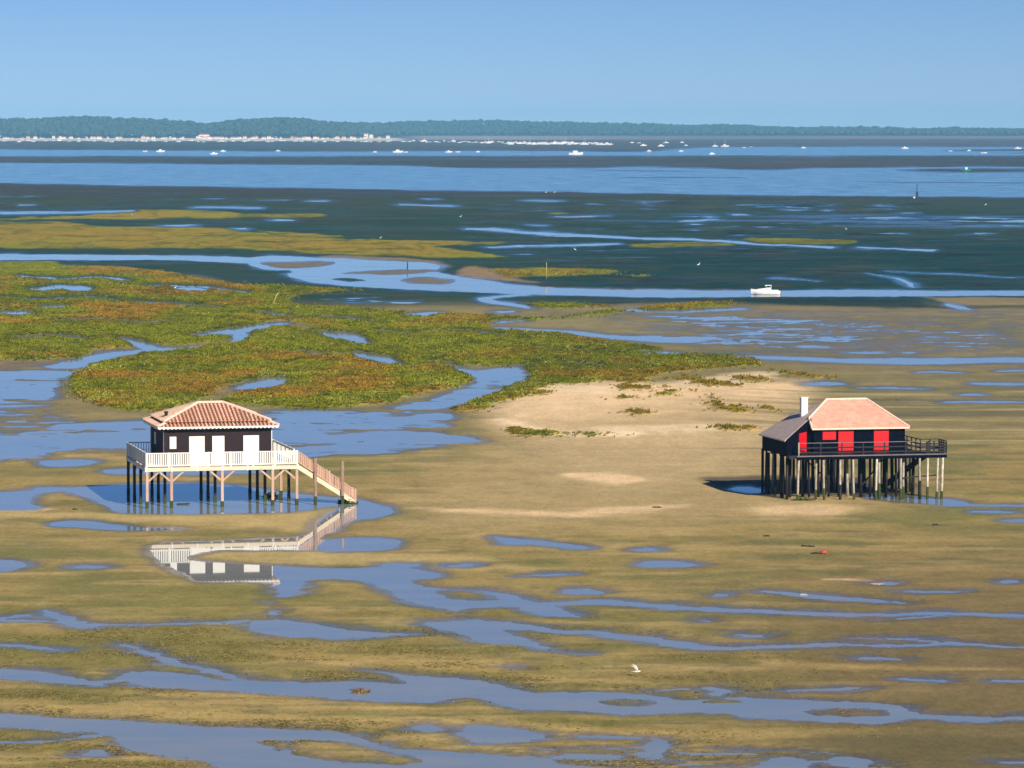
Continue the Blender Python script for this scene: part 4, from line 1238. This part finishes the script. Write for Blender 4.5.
# ================================================================== BOATS
def hull_mesh(L_, B_, H_, sheer=.25, n_=9):
    mb = MB(); rings = []
    for i in range(n_):
        t = i / (n_ - 1)                                     # 0 stern, 1 bow
        w = B_ / 2 * (1 - max(0, (t - .45) / .55) ** 2.2) * (.92 + .08 * min(1, t * 4))
        top = H_ * (1 + sheer * t * t); keel = -.25 * H_ + .55 * H_ * max(0, t - .75) / .25 * .8
        xx = -L_ / 2 + L_ * t
        rings.append([(xx, -w, top), (xx - .02 * L_ * t, -w * .82, .18 * H_ + .5 * keel), (xx - .04 * L_ * t, 0, keel), (xx - .02 * L_ * t, w * .82, .18 * H_ + .5 * keel), (xx, w, top)])
    vs_ = [p for r in rings for p in r]; fs_ = []
    for i in range(n_ - 1):
        for j in range(4):
            fs_.append((i * 5 + j, i * 5 + j + 1, (i + 1) * 5 + j + 1, (i + 1) * 5 + j))
        fs_.append((i * 5 + 4, i * 5, (i + 1) * 5, (i + 1) * 5 + 4))
    fs_.append((0, 1, 2, 3, 4)); fs_.append(tuple((n_ - 1) * 5 + k for k in (4, 3, 2, 1, 0)))
    return mb.add(vs_, fs_)


p = place(765.5, 294.6)
boat = empty('motor_boat', (p.x, p.y, 0.0), R(176))
tag(boat, 'white motor boat with small wheelhouse afloat in the narrow creek', 'boat')
hl = hull_mesh(5.0, 1.9, .66, .5).build('hull', M['hull_white'], boat, True)
MB().box(-2.2, .2, -.72, .72, .715, .80).build('deck', M['hull_white'], boat)
cb = MB().add([(-.1, -.62, .75), (1.6, -.42, .84), (1.6, .42, .84), (-.1, .62, .75), (-.1, -.5, 1.12), (1.2, -.3, .98), (1.2, .3, .98), (-.1, .5, 1.12)],
              [(3, 2, 1, 0), (4, 5, 6, 7), (0, 1, 5, 4), (1, 2, 6, 5), (2, 3, 7, 6), (3, 0, 4, 7)]).build('foredeck_cabin', M['hull_white'], boat)
MB().add([(.15, -.5, 1.11), (.15, .5, 1.11), (-.12, .44, 1.5), (-.12, -.44, 1.5), (.12, -.5, 1.11), (.12, .5, 1.11), (-.15, .44, 1.5), (-.15, -.44, 1.5)],
         [(0, 1, 2, 3), (7, 6, 5, 4), (0, 3, 7, 4), (1, 5, 6, 2), (2, 6, 7, 3)]).build('windscreen', M['glass_dark'], boat)
MB().box(-1.0, .1, -.55, .55, 1.5, 1.62).build('hardtop', M['hull_white'], boat)
for sx in (-.95, -.1):
    for sy in (-.5, .5):
        MB().beam((sx, sy, .78), (sx, sy, 1.5), .05, .05).build('pillar', M['hull_white'], boat)
for sy in (-.5, .5):
    MB().box(-.9, -.2, sy - .015, sy + .015, .8, 1.18).build('side_panel', M['hull_white'], boat)
MB().box(-2.62, -2.32, -.18, .18, -.2, .95).build('outboard_motor', M['motor'], boat)
MB().beam((2.3, 0, .95), (2.45, 0, 1.12), .05, .05).build('bow_rail', M['grey_wood'], boat)


def small_boat(proto=None, cab=True, mast=False, L_=6.5, hullm='hull_white'):
    e = empty('moored_boat', (0, 0, 0))
    hull_mesh(L_, L_ * .36, L_ * .15, n_=6).build('hull', M[hullm], e)
    if cab:
        MB().box(-L_ * .2, L_ * .12, -L_ * .12, L_ * .12, L_ * .15, L_ * .30).build('cabin', M['hull_white'], e)
    if mast:
        MB().tube([(0, 0, L_ * .15), (0, 0, L_ * 1.05)], [.12, .08], 5).build('mast', M['hull_white'], e)
    return e


protos = [small_boat(L_=6.5), small_boat(cab=False, L_=6), small_boat(mast=True, L_=8.5), small_boat(L_=9)]
used = set()


def put_boat(kind, u, v, rz, label, group=None, scale=1.0):
    if kind in used: e = copy_tree(protos[kind])
    else: e = protos[kind]; used.add(kind)
    p = place(u, v); e.location = (p.x, p.y, 0.02); e.rotation_euler = (0, 0, rz); e.scale = (scale,) * 3
    tag(e, label, 'boat', group)
    if group is None and 'group' in e: del e['group']
    return e


rr = random.Random(21)
for i in range(72):
    t = i / 71
    u = 508 + 102 * t + rr.uniform(-2, 2); v = 143.6 + rr.uniform(-.9, 1.0) + t * .6
    put_boat(rr.choice([0, 0, 1, 2, 3]), u, v, rr.uniform(-.5, .5) + (math.pi if rr.random() < .3 else 0), 'small white boat in the dense line of boats moored off the far shore', 'boats in the dense mooring line', rr.uniform(.9, 1.3))
for i in range(34):
    t = i / 33
    u = 402 + 108 * t + rr.uniform(-2.5, 2.5); v = 141.2 + t * 1.6 + rr.uniform(-.7, 1.0)
    put_boat(rr.choice([0, 1, 1, 2]), u, v, rr.uniform(-.6, .6), 'small white boat in the loose moorings between beach end and dense boat line', 'boats in the loose moorings', rr.uniform(.8, 1.2))
for i in range(60):
    u = 3 + 390 * i / 59 + rr.uniform(-4, 4); v = 141.2 + rr.uniform(-.5, 1.0)
    put_boat(rr.choice([0, 1, 1]), u, v, rr.uniform(-.6, .6), 'small white boat moored just off the village beach', 'boats off the village beach', rr.uniform(.8, 1.4))
singles = [(632, 143, 0, 1, 'white boat just right of the dense mooring line, nearest its end'), (639, 143.2, 1, 1, 'small white boat second beyond the dense mooring line'), (643.5, 146, 3, 1, 'wide white boat beside the beige spit right of the moorings'),
           (661, 146.5, 3, 1, 'white boat with low cabin left of the two masts, on the spit'), (666, 143.2, 2, 1, 'masted white boat behind the beige spit'), (649, 151.4, 0, .8, 'dark shaded white boat alone below the spit'), (682, 142.8, 2, .8, 'small masted boat on the far right of the spit, behind another'),
           (686, 145.8, 0, .8, 'small white boat in front of a masted boat at the spit end'), (681, 151.6, 0, .8, 'small white boat afloat in the far channel below the spit end'), (715, 146.6, 2, .9, 'white sailing boat, left of the pair with masts'), (725, 146.8, 2, 1.25, 'larger white sailing boat, right of the pair with masts'),
           (712, 154.3, 0, .9, 'white boat at the near edge of the far channel below the sailing pair'), (744, 147.8, 1, .7, 'faint small boat right of the sailing pair'), (751, 147, 1, .6, 'faintest tiny boat right of the sailing pair'), (803.5, 148.2, 0, .9, 'lone white boat in the far channel between sailing pair and right edge'),
           (905, 148.7, 3, .9, 'white boat in the far channel above the dark marker pole'), (950.5, 151.3, 1, .7, 'small white boat left of the close pair above the green boat'), (969, 151, 0, .7, 'small white boat above the green boat'), (984, 153.3, 1, 1, 'dull grey boat on the mud right of the green boat'),
           (1018, 149, 3, .9, 'white boat in the far channel at the right edge'), (145, 151.6, 1, .9, 'low white boat left of the white cabin boat off the village'), (160.5, 151.9, 3, 1.0, 'white cabin boat in the far channel off the village'), (214, 154.4, 3, .8, 'white boat nearest the dark bank, under way off the red roofed hall'), (223, 151.6, 0, .9, 'white boat behind the one near the dark bank'),
           (278, 151.3, 0, .8, 'lone white boat on the left half of the far channel'), (375, 152.4, 0, .7, 'small white boat left of the long white boat'), (398, 152.6, 3, 1.15, 'long white boat in the far channel near the end of the beach'), (405.5, 152.4, 1, .8, 'faint low boat touching the long white boat'),
           (449, 152.5, 3, .8, 'white boat, left of the two close ones in mid channel'), (458, 152.3, 1, .9, 'white boat, right of the two close ones in mid channel'), (478, 152.2, 0, .7, 'small white boat at the tip of the thin beige bar'), (576, 154.9, 3, 1.5, 'largest white boat in the far channel, below the dense mooring line')]
for (u, v, k, s, lab) in singles:
    put_boat(k, u, v, rr.uniform(-.25, .25), lab, None, s)
gb = small_boat(cab=False, L_=6.0, hullm='green_hull'); p = place(966, 171.2); gb.location = (p.x, p.y, .15); gb.rotation_euler = (0, 0, R(176))
tag(gb, 'green working boat with a white wheelhouse aground on the far mudbank', 'boat')
MB().box(-.9, .5, -.8, .8, .8, 2.3).build('wheelhouse', M['hull_white'], gb)

# ================================================================== POLES, BIRDS, DRIFT
def pole(u, v, h, r_, m, label, lean=0.0, top=None, cat='pole'):
    p = place(u, v)
    e = empty('channel_marker' if top else 'marker_pole', (p.x, p.y, terr(p.x, p.y)))
    tag(e, label, cat)
    MB().tube([(0, 0, -.4), (lean * .5, 0, h * .5), (lean, 0, h)], [r_, r_ * .95, r_ * .8], 7).build('shaft', m, e, True)
    if top:
        MB().box(-.45, .45, -.3, .3, .25, 2.0).build('daymark', m, e)
    return e


pole(917, 196.8, 5.2, .16, M['motor'], 'dark marker pole at the near edge of the wide channel', top=True)
pole(546.5, 279.5, 3.1, .05, M['yellow_pole'], 'thin pale pole standing in the yellow green marsh strip')
pole(407.5, 269, 1.5, .12, M['wreck'], 'short dark post in the winding marsh channel')
pole(272.5, 306, 1.7, .06, M['yellow_pole'], 'leaning yellow stake among the marsh behind the dark weed bed', lean=.9)


def bird(u, v, s, label):
    p = place(u, v)
    e = empty('egret', (p.x, p.y, max(terr(p.x, p.y), -.05)), rr.uniform(-.6, .6) + (math.pi if rr.random() < .5 else 0))
    e.scale = (s,) * 3
    tag(e, label, 'bird')
    MB().tube([(-.34, 0, .36), (-.2, 0, .44), (0, 0, .50), (.15, 0, .56), (.22, 0, .68), (.20, 0, .80), (.26, 0, .88), (.33, 0, .88)], [.02, .09, .13, .08, .04, .035, .05, .025], 7).build('body', M['feather'], e, True)
    MB().tube([(.33, 0, .88), (.47, 0, .86)], [.02, .005], 5).build('beak', M['beak'], e)
    for sy in (-.04, .04):
        MB().tube([(0, sy, -.05), (0, sy, .42)], [.012, .015], 5).build('leg', M['motor'], e)


for (u, v, s, lab) in [(546, 194, 1.2, 'white egret, left one of the close pair beside the far channel'), (554.5, 194, 1.2, 'white egret, right one of the close pair beside the far channel'), (460.5, 218.5, 1.1, 'white egret alone on the seagrass in mid picture'), (380.5, 240, .9, 'white egret on the edge of the golden marsh strip'),
                       (575, 251.5, .9, 'small white egret on the teal flats above the yellow green strip'), (698.5, 267.5, 1.0, 'white egret on the dark teal flat above the motor boat'), (846, 231, .9, 'white egret on the purple grey flats left of a brighter one'), (985.5, 206.7, 1.2, 'bright white egret on the flats near the right edge'),
                       (175, 292, .8, 'white egret by a marsh pool on the left'), (132, 216, .7, 'white egret at the tip of the upper left creek')]:
    bird(u, v, s, lab)
p = place(914, 198.6)
bu = empty('buoy', (p.x, p.y, terr(p.x, p.y))); tag(bu, 'small white buoy at the foot of the dark marker pole', 'buoy')
MB().tube([(0, 0, -.05), (0, 0, .15), (0, 0, .55), (0, 0, .75)], [.2, .42, .4, .12], 10).build('float', M['feather'], bu, True)
MB().tube([(0, 0, .7), (0, 0, 1.0)], [.05, .05], 6).build('eye', M['motor'], bu)
# gull in flight
p = place(637, 678.5)
gl = empty('gull', (p.x, p.y, .36), R(-8)); tag(gl, 'white gull flying low over the flat with raised wings', 'bird')
gl.scale = (.62,) * 3
MB().tube([(-.36, 0, -.01), (-.22, 0, 0), (-.05, 0, .0), (.12, 0, .01), (.22, 0, .04), (.30, 0, .04)], [.02, .05, .075, .065, .055, .02], 8).build('body', M['feather'], gl, True)
MB().tube([(.30, 0, .04), (.36, 0, .03)], [.015, .004], 5).build('beak', M['beak'], gl)
for sy in (-1, 1):
    w_ = MB()
    a = [(.10, sy * .04, .03), (-.10, sy * .04, .03), (-.13, sy * .22, .22), (.04, sy * .22, .25), (-.25, sy * .40, .42), (-.16, sy * .40, .45), (-.48, sy * .46, .55)]
    w_.add(a, [(0, 1, 2, 3), (3, 2, 4, 5), (5, 4, 6)]).add([(q[0], q[1] + .01, q[2] + .014) for q in a], [(3, 2, 1, 0), (5, 4, 2, 3), (6, 4, 5)])
    w_.build('wing', M['feather'], gl)
MB().add([(-.34, -.05, 0), (-.34, .05, 0), (-.46, .09, 0), (-.46, -.09, 0), (-.34, -.05, .012), (-.34, .05, .012), (-.46, .09, .012), (-.46, -.09, .012)],
         [(3, 2, 1, 0), (4, 5, 6, 7), (0, 1, 5, 4), (1, 2, 6, 5), (2, 3, 7, 6), (3, 0, 4, 7)]).build('tail', M['feather'], gl)
# drift on the flat
for (u, v, L_, a, lab, s) in [(808, 548.5, .85, -.5, 'long dark bar of rotten wood on the mud behind a red float', 1), (815, 555.3, .5, .0, 'short dark timber lying left of the red float', 2), (767, 538, .4, .1, 'dark lump of wood on the sand right of the pale spit', 3),
                              (935, 526.5, .45, .2, 'dark weedy lump on the mud below the right cabin end', 4), (657, 509.3, .6, 0., 'dark wrack on the pale sand streak left of the right cabin', 5), (75, 511, .35, 0., 'small dark stake stub on the sand left of the white cabin', 7)]:
    p = place(u, v); r2 = random.Random(s); mb = MB()
    k = 5; pts = [(-L_ + 2 * L_ * i / k, r2.uniform(-.12, .12), .03 + r2.uniform(0, .06)) for i in range(k + 1)]
    mb.tube(pts, [.03] + [r2.uniform(.06, .13) for _ in range(k - 1)] + [.03], 6)
    for _ in range(3):
        q = Vector(pts[r2.randrange(1, k)]); mb.tube([q, q + Vector((r2.uniform(-.4, .4), r2.uniform(-.3, .3), r2.uniform(.02, .2)))], [.05, .02], 5)
    dr = mb.build('driftwood', M['wreck'], None, True, (p.x, p.y, max(terr(p.x, p.y), 0) + .0)); dr.rotation_euler = (0, 0, a); dr.scale = (.6,) * 3
    tag(dr, lab, 'driftwood')
p = place(361, 692)
tag(clump((p.x, p.y, -.03), .45, .8, .06, 70, M['brown_weed'], 'seaweed_clump', seed=12), 'reddish brown weed patch standing in the near channel', 'seaweed')
p = place(823.5, 555.5)
fl = MB().tube([(-.24, 0, .1), (-.18, 0, .12), (0, 0, .13), (.18, 0, .12), (.24, 0, .1)], [.04, .12, .15, .12, .04], 9).build('float', M['red_float'], None, True, (p.x, p.y, max(terr(p.x, p.y), 0)))
tag(fl, 'red float stranded on the mud in front of the right cabin', 'float')

# ================================================================== FAR SHORE
SKY_U = [-700, -300, 0, 40, 60, 100, 130, 150, 190, 213, 225, 245, 290, 310, 330, 384, 400, 460, 500, 520, 580, 620, 650, 680, 740, 760, 790, 890, 905, 960, 1024, 1400, 1900]
SKY_V = [118, 116, 118.0, 118.5, 116.8, 116.2, 117.5, 118.5, 121, 123, 121.0, 118.6, 117.2, 118.5, 121.5, 122.5, 121, 120.5, 119.5, 121, 122, 123, 123, 125, 124, 126, 127, 127, 128, 128, 128.7, 128.5, 128]


def ridge_h(u, d):
    v = np.interp(u, SKY_U, SKY_V)
    return CAM_H + (HORIZON - v) * d / FPX


us_h = np.linspace(-900, 2100, 320)
D0, D1 = 8350.0, 10800.0
ts = np.linspace(0, 1, 26)
hu, ht = np.meshgrid(us_h, ts)
start = np.interp(hu, [-900, 330, 430, 2100], [8350, 8350, 10150, 10150])
hd = start + ht * 1500
hx = (hu - 512) / FPX * hd
TREE = 13.0
crest = np.maximum(ridge_h(hu, start + 900) - TREE, 3)
prof = np.interp(ht, [0, .1, .6, .8, 1.0], [.03, .10, 1.0, .9, .3])
hz = 1.0 + crest * prof + 2.2 * fbm(hx / 160, hd / 160, 3, 30) * prof
me = bpy.data.meshes.new('hills')
r_, c_ = hx.shape; idx = np.arange(r_ * c_).reshape(r_, c_)
q = np.stack([idx[:-1, :-1], idx[:-1, 1:], idx[1:, 1:], idx[1:, :-1]], -1).reshape(-1, 4)
me.from_pydata(np.stack([hx, hd, hz], -1).reshape(-1, 3).tolist(), [], q.tolist()); me.materials.append(M['hill_soil'])
ho = bpy.data.objects.new('hills', me); COL.objects.link(ho); tag(ho, 'low wooded hills along the far shore', 'hills', kind='structure')
# forest: thousands of small crowns
NTREE = 13000
rg = np.random.default_rng(33)
tu = rg.uniform(-260, 1290, NTREE); tt = np.clip(rg.beta(1.1, 1.5, NTREE) * .8 + .02, 0, 1)
tst = np.interp(tu, [-900, 330, 430, 2100], [8350, 8350, 10150, 10150]); td = tst + tt * 1500
tx = (tu - 512) / FPX * td
tz = 1.0 + np.maximum(ridge_h(tu, tst + 900) - TREE, 3) * np.interp(tt, [0, .1, .6, .8, 1.0], [.03, .10, 1.0, .9, .3])
phi = (1 + 5 ** .5) / 2
ico = np.array([(-1, phi, 0), (1, phi, 0), (-1, -phi, 0), (1, -phi, 0), (0, -1, phi), (0, 1, phi), (0, -1, -phi), (0, 1, -phi), (phi, 0, -1), (phi, 0, 1), (-phi, 0, -1), (-phi, 0, 1)]) / 1.902
icf = np.array([(0, 11, 5), (0, 5, 1), (0, 1, 7), (0, 7, 10), (0, 10, 11), (1, 5, 9), (5, 11, 4), (11, 10, 2), (10, 7, 6), (7, 1, 8), (3, 9, 4), (3, 4, 2), (3, 2, 6), (3, 6, 8), (3, 8, 9), (4, 9, 5), (2, 4, 11), (6, 2, 10), (8, 6, 7), (9, 8, 1)])
rad = rg.uniform(3.5, 7.5, NTREE) * (1 + .35 * (rg.random(NTREE) < .08))
jit = ico[None] * (1 + rg.normal(0, .16, (NTREE, 12, 1)))
vv = jit * rad[:, None, None] * np.array([1, 1, .85]) + np.stack([tx, td, tz + rg.uniform(5, 9.5, NTREE)], -1)[:, None, :]
ff = (icf[None] + (np.arange(NTREE) * 12)[:, None, None]).reshape(-1)
me = bpy.data.meshes.new('pine_forest')
me.vertices.add(NTREE * 12); me.vertices.foreach_set('co', vv.astype(np.float32).ravel())
me.loops.add(len(ff)); me.loops.foreach_set('vertex_index', ff.astype(np.int32))
me.polygons.add(len(ff) // 3); me.polygons.foreach_set('loop_start', np.arange(0, len(ff), 3, dtype=np.int32))
me.update(calc_edges=True); me.materials.append(M['pine'])
fo = bpy.data.objects.new('pine_forest', me); COL.objects.link(fo); tag(fo, 'dark pine woods covering the hills of the far shore', 'forest', kind='stuff')


def far_house(u, v, w_, h_, dep, wallm, roofm, label, group=None, name='shore_house', flat_=False):
    p = place(u, v); e = empty(name, (p.x, p.y, terr(p.x, p.y) - .3), rr.uniform(-.15, .15)); tag(e, label, 'house' if name == 'shore_house' else 'building', group)
    MB().box(-w_ / 2, w_ / 2, 0, dep, 0, h_).build('wall', M[wallm], e)
    if flat_:
        MB().box(-w_ / 2 - .3, w_ / 2 + .3, -.3, dep + .3, h_, h_ + .5).build('roof', M[wallm], e)
    else:
        rh = min(w_, dep) * .28; o_ = .5
        MB().add([(-w_ / 2 - o_, -o_, h_), (w_ / 2 + o_, -o_, h_), (w_ / 2 + o_, dep + o_, h_), (-w_ / 2 - o_, dep + o_, h_), (-w_ / 2 + w_ * .12, dep / 2, h_ + rh), (w_ / 2 - w_ * .12, dep / 2, h_ + rh)],
                 [(3, 2, 1, 0), (0, 1, 5, 4), (1, 2, 5), (2, 3, 4, 5), (3, 0, 4)]).build('roof', M[roofm], e)
    k = max(1, int(w_ / 4))
    for i in range(k):
        xx = -w_ / 2 + w_ * (i + .5) / k
        MB().box(xx - .6, xx + .6, -.06, 0, h_ * .35, h_ * .35 + 1.5).build('window', M['glass_dark'], e)
    return e


for (u, v, w_, h_, wm_, lab, nm, fl_) in [(1, 138.6, 9, 9, 'house_white', 'white house at the left edge of the far village', 'shore_house', False), (17, 138.4, 7, 12, 'house_white', 'narrow white tower house with red top near the left edge', 'shore_house', False), (46, 138.6, 11, 6, 'house_pink', 'pink red roofed house between tower house and white block', 'shore_house', False),
                                           (85, 138.5, 9, 9, 'house_white', 'pale house left of the large white block', 'shore_house', False), (111, 138.6, 13, 10, 'house_white', 'large white flat topped block on the far shore', 'apartment_block', True), (131, 138.5, 9, 8, 'house_white', 'pale house just right of the large white block', 'shore_house', False),
                                           (150, 138.6, 14, 6, 'house_pink', 'low pink house left of the long red roofed hall', 'shore_house', False), (183, 138.4, 26, 7, 'house_pink', 'long red roofed hall on the far shore', 'boat_hall', False), (204, 138.8, 22, 7, 'house_white', 'broad cream house below the two white towers', 'shore_house', False),
                                           (272, 137.6, 28, 10, 'house_pink', 'wide roofed villa under the darkest trees', 'villa', False), (366, 138.4, 9, 8, 'house_white', 'white house at the right end of the village', 'shore_house', False), (371, 138.6, 7, 7, 'house_white', 'last white house of the village before the beach tip', 'shore_house', False), (388, 138.8, 8, 5, 'house_white', 'low white hut on the beach tip', 'shore_house', False)]:
    far_house(u, v, w_, h_, 9, wm_, 'far_roof', lab, None, nm, fl_)
for u, lab in ((209, 'white tower, left of the close pair on the shore'), (214.5, 'white tower, right of the close pair on the shore'), (237.5, 'pale slim tower standing apart right of the tower pair')):
    p = place(u, 138.4); e = empty('water_tower', (p.x, p.y, 1)); tag(e, lab, 'tower')
    MB().tube([(0, 0, -.5), (0, 0, 11)], [1.5, 1.3], 8).build('shaft', M['house_white'], e); MB().tube([(0, 0, 11), (0, 0, 12.5), (0, 0, 13.2)], [1.8, 1.8, .3], 8).build('cap', M['far_roof' if u > 220 else 'house_white'], e)
for i in range(96):
    u = rr.choice([rr.uniform(-6, 388), rr.gauss(205, 45), rr.gauss(290, 40), rr.gauss(60, 40)]); u = min(max(u, -20), 388)
    far_house(u, 139.3 + rr.uniform(-.4, .35), rr.uniform(3, 8), rr.uniform(2, 4.6), 6, rr.choice(['house_white', 'house_white', 'house_pink']), 'far_roof', 'small pale house in the row along the village beach', 'houses along the village beach')

# ------------------------------------------------------------------ haze
hm = bpy.data.materials.new('haze'); hm.use_nodes = True
n = hm.node_tree; n.nodes.clear()
ou = n.nodes.new('ShaderNodeOutputMaterial'); pv_ = n.nodes.new('ShaderNodeVolumePrincipled')
pv_.inputs['Color'].default_value = (.24, .61, 1.0, 1); pv_.inputs['Density'].default_value = 0.000062; pv_.inputs['Anisotropy'].default_value = -0.28
n.links.new(pv_.outputs[0], ou.inputs['Volume'])
hb = MB().box(-9100, 9100, -400, 12000, -1.3, 75).build('haze', hm)
tag(hb, 'thin blue summer haze over the bay', 'haze', kind='stuff')
